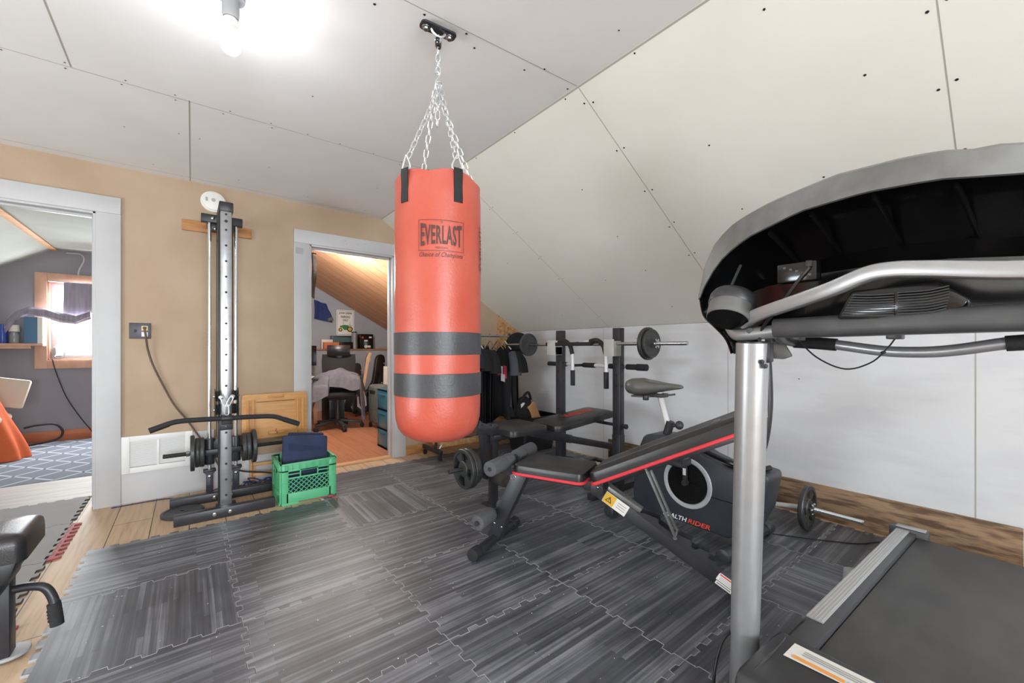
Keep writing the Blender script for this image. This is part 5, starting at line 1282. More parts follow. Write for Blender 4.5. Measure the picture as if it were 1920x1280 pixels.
tp = tp + [(p[0], mirror(p[1]), p[2]) for p in tp[-2::-1]]
b = B(); cv = bez(tp, 5)
fr = []
for i, p in enumerate(cv):
    d = (cv[min(i + 1, len(cv) - 1)] - cv[max(i - 1, 0)]).normalized(); x = V((1, 0, .0)); x = (x - d * x.dot(d)).normalized(); fr.append((p, x, d.cross(x)))
vs = []; q = rrect(.04, .034, .007, 2); m = len(q)
for p, x, z in fr: vs += [p + x * a_ + z * c_ for a_, c_ in q]
b.add(vs, [(i * m + k, i * m + (k + 1) % m, (i + 1) * m + (k + 1) % m, (i + 1) * m + k) for i in range(len(fr) - 1) for k in range(m)]); obj('cross_tube', b, 'silver_paint', tm)
b = B(); ledge = [(1.275, .452, 1.168), (1.262, .40, 1.167), (1.24, .30, 1.167), (1.222, .16, 1.169), (1.218, YC, 1.171)]
ledge = ledge + [(p[0], mirror(p[1]), p[2]) for p in ledge[-2::-1]]; cv = bez(ledge, 5); q = rrect(.12, .052, .018, 4); m = len(q); vs = []
for p in cv: vs += [V((p.x + .058 + a_, p.y, p.z + c_)) for a_, c_ in q]
b.add(vs, [(i * m + k, i * m + (k + 1) % m, (i + 1) * m + (k + 1) % m, (i + 1) * m + k) for i in range(len(cv) - 1) for k in range(m)] + [tuple(range(m)), tuple((len(cv) - 1) * m + k for k in range(m))[::-1]]); obj('tray_ledge', b, 'padded_grey', tm)
fan = B(); fan.prism([(.296, 1.182), (.268, 1.247), (.125, 1.250), (.080, 1.209), (.090, 1.192), (.18, 1.176)], (1.225, 0, 0), (0, 1, 0), (0, 0, 1), .10, .006); fo_ = obj('fan_housing', fan, 'gloss_black', tm)
b = B()
for k in range(9):
    z = 1.187 + k * .0058; b.tube(bez([(1.2205, .284 - k * .0026, z + .003), (1.2195, .23, z - .001), (1.2195, .192, z - .002)], 4), .0017, 6); b.tube(bez([(1.2195, .186, z - .002 + .002), (1.2195, .14, z + .0), (1.2205, .108 + (k < 4) * .004 * (4 - k) * .3, z + .006)], 4), .0017, 6)
obj('fan_louvres', b, 'dark_plastic', fo_)
b = B(); b.bb((1.245, .34, 1.285), (1.285, .43, 1.335), .004); b.mi = 1
for k in range(5): b.bb((1.243, .352 + k * .014, 1.297 + .006 * k), (1.247, .359 + k * .014, 1.303 + .006 * k), .001)
obj('socket_tray', b, ['gloss_black', 'padded_grey'], tm)
b = B(); b.bb((1.235, .348, 1.318), (1.25, .362, 1.335), .003); b.tube(bez([(1.240, .354, 1.318), (1.238, .378, 1.286), (1.25, .415, 1.238), (1.265, .445, 1.205), (1.30, .485, 1.17), (1.318, .503, 1.11)], 6), .0045, 8); obj('console_cable', b, 'cord_black', tm)
b = B(); cv = [(1.60, .50, 1.132), (1.60, .483, 1.134), (1.60, .397, 1.124), (1.60, .30, 1.107), (1.60, .247, 1.101), (1.60, .18, 1.101), (1.60, .122, 1.108), (1.60, .016, 1.128), (1.60, -.10, 1.134)]
hb = B(); hb.tube(bez(cv, 6), .0155, 16); obj('hand_bar', hb, 'silver_paint', tm)
for a, c in (((1.6, .50, 1.132), (1.6, .385, 1.122)), ((1.6, .045, 1.123), (1.6, -.10, 1.134))):
    b = B(); b.tube([a, ((a[0] + c[0]) / 2, (a[1] + c[1]) / 2, (a[2] + c[2]) / 2 + .001), c], .0195, 16); obj('hand_grip', b, 'grip_black', tm)
b = B(); b.tube([(1.36, .47, 1.16), (1.5, .50, 1.14), (1.6, .50, 1.132)], .016, 12, smooth=4); b.tube([(1.36, -.41, 1.16), (1.5, -.3, 1.14), (1.6, -.10, 1.134)], .016, 12, smooth=4); obj('bar_arm', b, 'dark_plastic', tm)
b = B(); b.tube(bez([(1.45, .446, 1.139), (1.45, .394, 1.083), (1.45, .330, 1.053), (1.45, .275, 1.072), (1.45, .243, 1.108), (1.45, .224, 1.139)], 6), .0022, 6); b.ball((1.45, .249, 1.10), (.004, .006, .004)); obj('safety_cord', b, 'cord_black', tm)
b = B(); b.bb((1.425, .43, 1.135), (1.475, .46, 1.15), .003); b.bb((1.425, .21, 1.135), (1.475, .24, 1.16), .003); obj('cord_clip', b, 'dark_plastic', tm)

# ------------------------------------------------------------------ stool-like pad at the left edge
st = thing('padded_machine_seat', 'black padded gym seat with a foam handle cut off at the left edge', 'gym seat', (-.56, 2.3, 0))
Ms2 = Matrix.Translation((-.437, 2.248, .475)) @ Matrix.Rotation(PI, 4, 'Z')
b = B(Ms2); pad(b, .40, .275, .085, .03); obj('seat_pad', b, 'vinyl', st)
b = B(); b.prism([(-.455, .395), (-.475, .33), (-.495, .315), (-.50, .272), (-.53, .265), (-.78, .265), (-.82, .395)], (0, 2.37, 0), (1, 0, 0), (0, 0, 1), .245, .012); obj('seat_base', b, 'dark_plastic', st)
b = B(); b.bb((-.575, 2.255, .0), (-.503, 2.325, .28), .004); obj('post', b, 'frame_black', st)
b = B(); b.tube(bez([(-.53, 2.29, .235), (-.47, 2.285, .236), (-.425, 2.278, .222), (-.402, 2.27, .18), (-.393, 2.262, .13), (-.388, 2.258, .085)], 6), .0145, 14); obj('handle', b, 'frame_black', st)
b = B(); b.tube([(-.3985, 2.266, .16), (-.393, 2.262, .12), (-.388, 2.258, .078)], [.019, .019, .019], 18); 
for k in range(4): b.cyl((-.397 + k * .0012, 2.265 - k * .001, .138 - k * .012), (-.3965 + k * .0012, 2.2645 - k * .001, .133 - k * .012), .0202, seg=18)
obj('foam_grip', b, 'grip_black', st)
b = B(); b.cyl((-.515, 2.30, .0), (-.515, 2.30, .012), .055, seg=28, bev=.004); obj('floor_disc', b, 'grey_plastic', st)
# ------------------------------------------------------------------ clothes rack in the corner
ck2 = thing('clothes_rack', 'wheeled clothes rail with dark clothing in the corner behind the heavy bag', 'clothes rack', (2.4, 3.76, 0))
RY = 3.74
b = B(); b.cyl((1.93, RY, 1.245), (2.93, RY, 1.245), .0125, seg=16); obj('rail', b, 'steel', ck2)
for x in (1.96, 2.55, 2.90):
    b = B(); b.cyl((x, RY, .09), (x, RY, 1.28), .0135, seg=16)
    if x != 2.55: obj('upright', b, 'black_metal', ck2)
    else: b.bm.free()
b = B(); b.beam((1.86, 3.55, .09), (1.995, 3.93, .09), .03, .045) if False else None
for x in (1.945, 2.90):
    b = B(); b.bb((x - .018, 3.60, .06), (x + .018, 3.98, .1), .004); obj('base_bar', b, 'black_metal', ck2)
    for y in (3.62, 3.95):
        b = B(); b.cyl((x - .012, y, .026), (x + .012, y, .026), .026, seg=18, bev=.003); b.cyl((x, y, .03), (x, y, .07), .007); obj('castor', b, 'grip_black', ck2)
b = B(); b.cyl((1.99, 3.72, .09), (2.14, 3.76, .28), .014, seg=14); b.cyl((1.98, RY, .16), (2.9, RY, .16), .0125); obj('brace_tube', b, 'chrome', ck2)
b = B(); b.bb((2.0, RY - .025, .1), (2.5, RY + .15, .155), .004); b.bb((2.02, RY + .02, .155), (2.2, RY + .13, .21), .004); tag(obj('shoe_box', b, 'osb', loc=(2.2, 3.8, .1)), 'flat brown box lying low on the clothes rack base behind the heavy bag', 'box')
def shirt(x, name, label, m, w=.23, ln=.62, yc=3.72, tilt=0., sleeves=.2, z0=1.165, printed=None, long=False, grp='clothes on the rail'):
    """garment hanging edge-on from the rail, shoulders along y"""
    t = thing(name, label, 'shirt', (x, yc, z0 - ln), grp)
    c, s = math.cos(tilt), math.sin(tilt)
    T = lambda d, yy, z: (x + d * c - (yy) * s, yc + d * s + yy * c, z)
    b = B()
    for sg in (1, -1):
        def f(u, v, sg=sg):
            yy = (u - .5) * 2; half = w * (.35 + .65 * min(1, v * 6)) * (1 - .12 * math.sin(v * PI)) * (1 + .10 * v)
            z = z0 - .065 * abs(yy) ** 1.3 * (v < 2) - v * ln + .03 * v * math.cos(yy * 3)
            th = .008 + .018 * math.sin(min(1, v * 1.6) * PI / 2) * (1 - yy * yy * .8)
            return T(sg * th + .012 * math.sin(yy * 9 + v * 3 + x * 9) * v, yy * half, z)
        b.sheet(f, 18, 16)
    obj('shirt_body', b, m, t, smooth=60)
    for sg in (1, -1):
        b = B(); y0 = sg * w * .86
        L_ = .56 if long else sleeves
        p = [T(0, y0, z0 - .075), T(.015, y0 + sg * .05, z0 - .075 - L_ * .4), T(.02, y0 + sg * .065, z0 - .075 - L_ * .75), T(.02, y0 + sg * .07, z0 - .075 - L_)]
        b.tube(p, [.045, .058, .062, .064] if not long else [.045, .05, .04, .035], 12, smooth=3); obj('sleeve', b, m, t, smooth=60)
    if printed:
        b = B()
        for k, (pm, u0, v0, du, dv) in enumerate(printed):
            b.mi = pm
            b.sheet(lambda u, v: T(-(.008 + .018 * math.sin(min(1, (v0 + v * dv) * 1.6) * PI / 2) * (1 - ((u0 + u * du - .5) * 2) ** 2 * .8)) - .006, (u0 + u * du - .5) * 2 * w * .9, z0 - .065 * abs((u0 + u * du - .5) * 2) ** 1.3 - (v0 + v * dv) * ln), 5, 5)
        obj('printed_motif', b, ['print_red', 'print_white'], t)
    return t
def hanger(x, label, m, yc=3.72, w=.2, tilt=0.):
    t = thing('clothes_hanger', label, 'clothes hanger', (x, yc, 1.15), 'hangers on the rail')
    c, s = math.cos(tilt), math.sin(tilt)
    T = lambda yy, z: (x - yy * s, yc + (RY - yc) * 0 + yy * c, z)
    b = B(); b.tube([T(.0, 1.195), T(.0, 1.225), T(.02, 1.245), T(.012, 1.268), T(-.008, 1.262)], .0022, 6, smooth=4); obj('hook', b, 'steel', t)
    b = B(); b.tube([T(-w, 1.10), T(-w * .5, 1.145), T(0, 1.19), T(w * .5, 1.145), T(w, 1.10)], .0065, 8, smooth=3); obj('shoulder_bar', b, m, t); return t
gl = [(2.36, 'tee_shirt', 'navy t-shirt nearest the heavy bag on the clothes rail', 'shirt_navy', .2, .72, .18, None), (2.42, 'tee_shirt', 'black t-shirt beside the navy one on the clothes rail', 'shirt_black', .21, .80, .2, None),
      (2.475, 'long_top', 'long dark navy garment between black shirts on the clothes rail', 'shirt_navy', .18, .95, .2, None),
      (2.53, 'tee_shirt', 'black t-shirt with white scuffed print on its sleeve side', 'shirt_black', .2, .86, .22, [(1, .60, .42, .2, .13)]),
      (2.69, 'tee_shirt', 'black t-shirt with red and white chest print on the clothes rail', 'shirt_black', .19, .80, .22, [(0, .3, .26, .12, .17), (1, .44, .28, .06, .2), (0, .52, .25, .1, .15), (1, .36, .38, .1, .1)]),
      (2.80, 'tee_shirt', 'dark grey t-shirt behind the printed black shirt', 'shirt_grey', .2, .6, .24, None),
      (2.86, 'hooded_jacket', 'black jacket at the wall end of the clothes rail', 'shirt_black', .22, .74, .2, None)]
for k, (x, nm, lab, m, w, ln, sl, pr) in enumerate(gl):
    shirt(x, nm, lab, m, w, ln, (3.68 - .01 * k) if k != 4 else 3.60, R(-14 - 2 * k) if k != 4 else R(28), sl, 1.16 - .005 * k, pr)
for k, (x, m, lab) in enumerate(((2.40, 'hanger_white', 'white plastic hanger nearest the heavy bag'), (2.44, 'hanger_white', 'second white plastic hanger beside the heavy bag'), (2.60, 'hanger_wood', 'brown wire hanger of the print-sleeve shirt'), (2.70, 'hanger_wood', 'brown wire hanger of the red-print shirt'), (2.80, 'hanger_white', 'white hanger at the wall end of the rail'))):
    hanger(x, lab, m, 3.70, .19, R(-16))
hat = B(); hat.lathe([(.001, .09), (.06, .085), (.085, .06), (.09, .0), (.135, -.01), (.13, -.016), (.088, -.008)], (2.86, 3.55, 1.16), (-.75, -.55, .25), 32); tag(obj('black_hat', hat, 'shirt_black', loc=(2.86, 3.6, 1.1)), 'round black hat hung at the wall end of the clothes rail', 'hat')
# storage tote with odds and ends
to = thing('storage_tote', 'open black plastic tote standing on the mats in the corner', 'storage tote', (2.98, 3.5, 0))
b = B()
X0, X1, Y0, Y1, H = 2.74, 3.24, 3.28, 3.62, .375; ins = .045
def tote_ring(k, z, g=0.): 
    return [(X0 + ins * (1 - k) - g + a_ * (X1 - X0 - 2 * ins * (1 - k) + 2 * g), Y0 + ins * (1 - k) - g + c_ * (Y1 - Y0 - 2 * ins * (1 - k) + 2 * g), z) for a_, c_ in ((0.05, 0), (.95, 0), (1, .06), (1, .94), (.95, 1), (.05, 1), (0, .94), (0, .06))]
rings = [tote_ring(0, .0), tote_ring(.9, H - .04), tote_ring(.9, H - .04, .018), tote_ring(1, H, .02), tote_ring(1, H, .0), tote_ring(.95, H - .03, -.004), tote_ring(0, .01, -.006)]
vs = [p for r in rings for p in r]; b.add(vs, [tuple(range(8))[::-1]] + [(i * 8 + k, i * 8 + (k + 1) % 8, (i + 1) * 8 + (k + 1) % 8, (i + 1) * 8 + k) for i in range(6) for k in range(8)] + [tuple(48 + k for k in range(8))])
obj('tub', b, 'tote_black', to)
b = B(Matrix.Translation((2.99, 3.40, .26)) @ Matrix.Rotation(R(-28), 4, 'Y') @ Matrix.Rotation(R(20), 4, 'Z')); b.box((0, 0, .12), (.11, .16, .30), .004); tag(obj('cardboard_box', b, 'cardboard', loc=(2.93, 3.43, .2)), 'brown cardboard box leaning out of the black tote', 'box')
b = B(); b.sheet(lambda u, v: (2.80 + .035 * u + .02 * math.sin(v * 7), 3.36 + .03 * v, .50 - .2 * u + .03 * math.sin(u * 6 + v * 4)), 10, 6, .01); tag(obj('white_sleeve', b, 'print_white', loc=(2.82, 3.38, .33)), 'crumpled white wrapper beside the cardboard box in the tote', 'wrapper')
b = B(); b.ball((2.86, 3.43, .42), (.11, .10, .17)); b.tube(bez([(2.80, 3.42, .5), (2.83, 3.39, .60), (2.89, 3.39, .63), (2.94, 3.41, .55)], 6), .014, 10); tag(obj('black_bag', b, 'shirt_black', loc=(2.80, 3.50, .3)), 'rounded black bag stuffed in the tote beside the hanging clothes', 'bag')

# ------------------------------------------------------------------ left bedroom
b = B(); b.bb((-3.0, 5.1, -.012), (-.42, LY - .06, -.004), 0)
b.mi = 1
for fam in (1, -1):
    for k in range(-30, 34):
        x0 = -3.0 + k * .30; p = []
        # clip the diagonal to the rug rectangle
        ya, yb_ = 5.12, LY - .09; dx = fam * (yb_ - ya) * .85
        ta, tb = 0., 1.
        xa, xb = x0, x0 + dx
        for lim, sg in ((-2.98, 1), (-.44, -1)):
            fa = (xa - lim) * sg; fb = (xb - lim) * sg
            if fa < 0 and fb < 0: ta = 2; break
            if fa < 0: ta = max(ta, fa / (fa - fb))
            if fb < 0: tb = min(tb, fa / (fa - fb))
        if tb - ta < .01: continue
        P = lambda t: (xa + dx * t, ya + (yb_ - ya) * t, -.004)
        strip(b, P(ta), P(tb), (0, 0, 1), .022)
b.mi = 2
strip(b, (-3, 5.105, -.004), (-.42, 5.105, -.004), (0, 0, 1), .014); strip(b, (-.427, 5.1, -.004), (-.427, LY - .06, -.004), (0, 0, 1), .014)
tag(obj('diamond_rug', b, ['rug', 'rug_line', 'rug_edge'], loc=(-1.7, 6.2, -.012)), 'grey rug with white diamond lattice beyond the left doorway', 'rug')
cu_ = thing('window_valance', 'dusty purple swag valance across the bedroom window', 'curtain', (-.8, LY - .1, 1.5))
b = B()
def val(u, v):
    x = -1.19 + u * .95; zt = 1.905; zb = 1.50 + .40 * max(0, (u - .08)) ** 1.25
    z = zt + (zb - zt) * v; return (x, LY - .07 + .014 * math.sin(u * 38 + v * 3) - .03 * v, z)
b.sheet(val, 60, 10, .003); obj('swag', b, 'curtain', cu_, smooth=60)
b = B()
def tail(u, v):
    P = [(-1.63, 1.37), (-1.55, 1.50), (-1.45, 1.575), (-1.33, 1.56), (-1.2, 1.50), (-1.08, 1.475), (-.95, 1.55)]
    k = u * 6; i = min(5, int(k)); t = k - i; x = P[i][0] + (P[i + 1][0] - P[i][0]) * t; z = P[i][1] + (P[i + 1][1] - P[i][1]) * t
    return (x, LY - .14 - .035 * math.sin(v * PI) + .006 * math.sin(v * 22), z + .02 - .10 * v + .008 * math.sin(u * 11 + v * 5))
b.sheet(tail, 36, 8, .004); obj('trailing_scarf', b, 'curtain', cu_, smooth=60)
b = B(); b.cyl((-1.32, LY - .05, 1.91), (-.2, LY - .05, 1.91), .008); obj('curtain_rod', b, 'white_tube', cu_)
bx = thing('blue_box', 'tall blue-grey box with white side on the bedroom ledge', 'box', (-1.40, LY - .12, 1.165))
b = B(); b.bb((-1.49, LY - .155, 1.165), (-1.385, LY - .02, 1.47), .003); obj('box_front', b, 'blue_box', bx)
b = B(); b.bb((-1.386, LY - .154, 1.165), (-1.343, LY - .021, 1.468), .003); obj('box_side', b, 'paper_white', bx)
jr = thing('glass_jar', 'glass jar on the bedroom ledge beside the blue box', 'jar', (-1.57, LY - .1, 1.165))
b = B(); b.lathe([(.001, 0), (.038, 0), (.04, .01), (.04, .09), (.03, .115), (.03, .13)], (-1.57, LY - .1, 1.165), seg=24); obj('jar_body', b, 'jar_clear', jr)
b = B(); b.cyl((-1.57, LY - .1, 1.30), (-1.57, LY - .1, 1.375), .044, .04, seg=24); obj('jar_lid', b, 'paper_white', jr)
b = B(); b.lathe([(.001, 0), (.036, 0), (.038, .01), (.038, .17), (.03, .19), (.022, .195), (.022, .215), (.001, .215)], (-1.66, LY - .09, 1.165), seg=24); tag(obj('blue_bottle', b, 'blue_bottle', loc=(-1.66, LY - .09, 1.165)), 'cobalt blue bottle on the bedroom ledge at the left edge', 'bottle')
b = B(); b.tube(bez([(-1.29, LY - .03, .98), (-1.27, LY - .025, .86), (-1.22, LY - .02, .66), (-1.17, LY - .02, .5), (-1.08, LY - .02, .3), (-.98, LY - .03, .12), (-.9, LY - .06, .03), (-.6, LY - .08, .01)], 6), .0055, 6); tag(obj('lamp_cord', b, 'cord_black', loc=(-1.1, LY - .03, .3)), 'black cord running down the purple bedroom wall', 'cord')
b = B(); b.tube(bez([(-1.45, 6.95, .22), (-1.35, 6.97, .24), (-1.22, 7.0, .23), (-1.16, 7.0, .14), (-1.2, 6.98, .06), (-1.36, 6.95, .03), (-1.5, 6.93, .02)], 6), .012, 8); tag(obj('cable_loop', b, 'cord_black', loc=(-1.3, 6.97, .0)), 'thick black cable looping on the floor beside the orange cloth', 'cord')
och = thing('bedroom_chair', 'beige chair under an orange cloth beyond the left doorway', 'chair', (-1.7, 6.6, 0))
b = B(); b.box((-1.56, 6.62, .66), (.42, .06, .30), .02, rot=(R(-8), R(12), 0)); obj('backrest', b, 'beige_chair', och)
b = B(); b.bb((-1.95, 6.2, .36), (-1.45, 6.6, .44), .03); obj('seat', b, 'beige_chair', och)
for x, y in ((-1.92, 6.23), (-1.5, 6.23), (-1.92, 6.57), (-1.5, 6.57)):
    b = B(); b.cyl((x, y, 0), (x, y, .37), .02); obj('leg', b, 'beige_chair', och)
b = B()
def oc(u, v):
    # cloth falling from the seat top in folds towards the floor on its right
    ang = u * PI * .75 - .9
    r = .26 + .22 * v ** 1.3 * (1 + .12 * math.sin(ang * 9)); return (-1.78 + r * math.cos(ang), 6.36 + r * .55 * math.sin(ang), .70 * (1 - v) ** .75 + .0 + .02 * math.sin(u * 25) * v * (1 - v))
b.sheet(oc, 50, 16, .004); b.ball((-1.78, 6.36, .66), (.29, .17, .06))
tag(obj('orange_cloth', b, 'orange_cloth', loc=(-1.6, 6.3, 0), smooth=60), 'bright orange cloth draped over the bedroom chair down to the rug', 'cloth')
b = B(); b.ball((-.80, 6.9, .03), (.07, .05, .035)); b.bb((-.78, 6.85, -.003), (-.6, 6.95, .05), .02); tag(obj('dark_shoe', b, 'grip_black', loc=(-.75, 6.9, 0)), 'black shoe on the bedroom rug at the door jamb', 'shoe')
pl = thing('plastic_bag', 'clear plastic bag on the bedroom window sill', 'bag', (-1.25, LY + .06, .98))
b = B(); b.ball((-1.25, LY + .05, 1.07), (.06, .04, .09)); obj('bag_film', b, 'jar_clear', pl)

# ------------------------------------------------------------------ office
ch = thing('office_chair', 'black mesh swivel chair with headrest seen through the office door', 'office chair', (1.62, 5.95, 0))
CXo, CYo = 1.62, 5.98
Mc = Matrix.Translation((CXo, CYo, 0)) @ Matrix.Rotation(R(-18), 4, 'Z')
b = B(Mc); b.cyl((0, 0, .06), (0, 0, .42), .028, seg=18); b.cyl((0, 0, .05), (0, 0, .13), .045, seg=18); obj('gas_column', b, 'dark_plastic', ch)
for k in range(5):
    a = 2 * PI * k / 5 - 1.25; e = (.32 * math.cos(a), .32 * math.sin(a))
    b = B(Mc); b.beam((0, 0, .115), (e[0], e[1], .075), .05, .032, .006); lg = obj('base_spoke', b, 'dark_plastic', ch)
    b = B(Mc); 
    for s in (-.016, .016): b.cyl((e[0] - s * math.sin(a) - .008 * math.sin(a), e[1] + s * math.cos(a) + .008 * math.cos(a), .028), (e[0] - s * math.sin(a) + .008 * math.sin(a), e[1] + s * math.cos(a) - .008 * math.cos(a), .028), .028, seg=16, bev=.003)
    b.cyl((e[0], e[1], .03), (e[0], e[1], .08), .008); obj('castor', b, 'grip_black', lg)
b = B(Mc); b.bb((-.24, -.24, .44), (.24, .24, .52), .035); b.bb((-.12, -.12, .40), (.12, .12, .45), .02); obj('seat', b, 'mesh_black', ch)
b = B(Mc); b.sheet(lambda u, v: ((u - .5) * (.46 - .0 * v) * (1 - .15 * abs(v - .8)), .24 + .09 * (v - .25) ** 2 + .06 * v - .05 * (1 - (2 * u - 1) ** 2), .52 + .5 * v), 16, 14, .025); obj('backrest', b, 'mesh_black', ch, smooth=60)
b = B(Mc); b.sheet(lambda u, v: ((u - .5) * .31, .29 - .05 * (1 - (2 * u - 1) ** 2) - .03 * math.sin(v * PI), 1.0 + .155 * v), 12, 8, .05); b.bb((-.05, .28, .95), (.05, .31, 1.06), .01); obj('headrest', b, 'vinyl', ch, smooth=60)
for s in (-1, 1):
    b = B(Mc); b.bb((s * .27 - .018, -.03, .44), (s * .27 + .018, .03, .68), .006); b.bb((s * .27 - .045, -.16, .68), (s * .27 + .045, .12, .715), .014); b.bb((min(s * .2, s * .285), -.03, .43), (max(s * .2, s * .285), .03, .46), .004); obj('armrest', b, 'dark_plastic', ch)
b = B(Mc)
def tow(u, v):
    # blanket heaped over the seat and hanging over both arms; u across, v front to back
    x = (u - .5) * .82; ax = abs(x)
    top = .70 + .10 * math.exp(-(x / .2) ** 2) * (.6 + .6 * v) + .008 * math.sin(u * 23 + v * 9) + .016 * math.sin(v * 17 - u * 12)
    drop = max(0, ax - .295); z = top - drop * (4.6 if x > 0 else 4.2) * (.75 + .35 * math.sin(v * 5 + .6))
    if x < -.1 and v < .25: z -= .12
    xx = math.copysign(min(ax, .30 + .04 * math.sin(v * 8) + drop * .25), x)
    y = -.26 + .44 * v + .015 * math.sin(u * 15)
    if v < .12: z -= (.12 - v) * 1.4
    return (xx, y, max(.14, z))
b.sheet(tow, 54, 30, .01); tag(obj('grey_blanket', b, 'towel', loc=(CXo, CYo, .5), smooth=70), 'grey-mauve blanket heaped over the black office chair arms', 'blanket')
gt = thing('electric_guitar', 'black electric guitar with pale maple neck leaning in the office', 'guitar', (2.33, 6.95, 0))
n0, n1 = V((2.26, 6.93, .33)), V((2.395, 7.02, .98)); gd = (n1 - n0).normalized(); gx = V((0, 1, 0)).cross(gd).normalized() * -1; gx = gd.cross(V((0, -1, 0))).normalized()
Mg = Matrix((gx, gd, gx.cross(gd))).transposed().to_4x4(); Mg.translation = n0
b = B(Mg); b.prism([(-.055, .12), (-.105, .16), (-.09, .10), (-.075, .02), (-.12, -.1), (-.15, -.22), (-.1, -.31), (0, -.335), (.1, -.31), (.15, -.22), (.12, -.1), (.075, .02), (.1, .08), (.1, .13), (.05, .09), (.03, .05), (-.03, .05)], (0, 0, -.02), (1, 0, 0), (0, 1, 0), .042, .008); obj('guitar_body', b, 'guitar_black', gt)
b = B(Mg); b.prism([(-.05, .04), (-.08, -.05), (-.05, -.2), (.03, -.24), (.1, -.16), (.06, 0), (.04, .05)], (0, 0, .0225), (1, 0, 0), (0, 1, 0), .003, 0); b.bb((-.03, -.19, .024), (.03, -.175, .03), .002); obj('pickguard', b, 'guitar_guard', gt)
b = B(Mg); b.bb((-.024, -.02, .015), (.024, .54, .032), .005); b.prism([(-.022, .53), (.022, .53), (.03, .56), (.045, .60), (.035, .67), (.05, .70), (.03, .735), (-.0, .72), (-.03, .62)], (0, 0, .012), (1, 0, 0), (0, 1, 0), .015, .003); ng = obj('neck', b, 'maple', gt)
b = B(Mg)
for k in range(6): b.cyl((-.03 + .003 * k, .57 + k * .023, .02), (-.05 + .004 * k, .575 + k * .023, .02), .006)
obj('tuning_peg', b, 'steel', ng)
gs = thing('guitar_stand', 'black stand under the electric guitar', 'guitar stand', (2.3, 6.9, 0))
b = B(); b.tube([(2.12, 6.78, .01), (2.26, 6.98, .2), (2.30, 7.1, .30)], .01, 8); b.tube([(2.44, 6.78, .01), (2.32, 6.98, .2)], .01, 8); b.tube([(2.3, 7.25, .01), (2.30, 7.02, .26)], .01, 8); b.tube([(2.18, 6.86, .04), (2.20, 6.96, .0605), (2.36, 6.96, .0605), (2.38, 6.86, .04)], .012, 8); obj('tripod', b, 'grip_black', gs)
for nm, cx, cy, lean, hh, lab in (('guitar_case', 2.55, 7.18, .17, 1.02, 'black guitar case leaning beside the maple-necked guitar'), ('guitar_bag', 2.24, 7.32, .12, .86, 'soft black guitar bag behind the office chair')):
    g = thing(nm, lab, 'guitar case', (cx, cy, 0), 'guitar cases in the office')
    M_ = Matrix.Translation((cx, cy, 0)) @ Matrix.Rotation(lean, 4, 'Y') @ Matrix.Rotation(R(-8), 4, 'X')
    b = B(M_); k = hh / 1.02; b.prism([(-.17 * k, .0), (.17 * k, .0), (.19 * k, .10 * k), (.15 * k, .28 * k), (.15 * k, .40 * k), (.095 * k, .52 * k), (.085 * k, .92 * k), (.06 * k, 1.0 * k), (0, 1.02 * k), (-.06 * k, 1.0 * k), (-.085 * k, .92 * k), (-.095 * k, .52 * k), (-.15 * k, .40 * k), (-.15 * k, .28 * k), (-.19 * k, .10 * k)], (0, .05, 0), (1, 0, 0), (0, 0, 1), .11, .02); obj('case_shell', b, 'guitar_black' if nm == 'guitar_case' else 'mesh_black', g)
    b = B(M_)
    for z in (.18 * k, .5 * k, .85 * k): b.bb((.05, -.068, z), (.075, -.058, z + .02), .003)
    obj('latch', b, 'steel', g)
# right-hand side of the office
dt = thing('drawer_tower', 'teal plastic drawer tower just inside the office door', 'drawer unit', (1.83, 4.52, 0))
Md = Matrix.Translation((1.69, 4.46, 0))
b = B(Md); 
for x in (0, .30): b.bb((x, -.14, 0), (x + .02, .18, .65), .003)
for z in (.0, .20, .415, .63): b.bb((0, -.14, z), (.32, .18, z + .022), .003)
obj('carcass', b, 'teal_plastic', dt)
for z in (.03, .235, .445):
    b = B(Md); b.bb((-.004, -.12, z), (.30, .16, z + .165), .006); dr = obj('drawer', b, 'teal_clear', dt)
    b = B(Md); b.bb((-.012, -.06, z + .13), (.0, .10, z + .15), .004); obj('handle', b, 'teal_plastic', dr)
sc_ = thing('suitcase', 'speckled grey suitcase on wheels behind the teal drawers', 'suitcase', (2.07, 5.6, 0))
b = B(); b.bb((1.99, 5.42, .06), (2.22, 5.85, .60), .05, 3); obj('shell', b, 'suit_grey', sc_)
for y in (5.47, 5.8):
    b = B(); b.cyl((2.0, y, .03), (2.03, y, .03), .03, bev=.004); b.bb((2.0, y - .01, .03), (2.03, y + .01, .07), .003); obj('wheel', b, 'grip_black', sc_)
b = B(); b.bb((1.975, 5.55, .5), (1.992, 5.75, .53), .005); obj('handle', b, 'grip_black', sc_)
ps = thing('paper_stack', 'white and green papers standing by the guitar case', 'papers', (2.68, 6.7, 0))
b = B(); b.box((2.66, 6.72, .62), (.22, .02, .36), .002, rot=(R(-8), R(4), 0)); obj('white_sheet', b, 'paper_white', ps)
b = B(); b.box((2.76, 6.66, .58), (.14, .02, .34), .002, rot=(R(-8), R(-3), 0)); obj('green_sheet', b, 'paper_green', ps)
b = B(); b.bb((2.56, 6.66, .0), (2.86, 6.84, .42), .01); tag(obj('dark_chest', b, 'box_dark', loc=(2.7, 6.75, 0)), 'dark low chest under the papers in the office', 'chest')
b = B(); b.ball((2.78, 6.72, .88), (.09, .07, .08)); b.ball((2.86, 6.74, .80), (.1, .08, .06)); tag(obj('rumpled_hat', b, 'jacket_grey', loc=(2.8, 6.7, .8)), 'dark rumpled hat on the pile beside the guitar case', 'cap')
dk = thing('office_desk', 'wooden desk edge at the left of the office behind the chair', 'desk', (1.2, 6.9, 0))
b = B(); b.bb((.5, 6.5, .60), (1.52, 7.2, .64), .004); obj('desk_top', b, 'pine', dk)
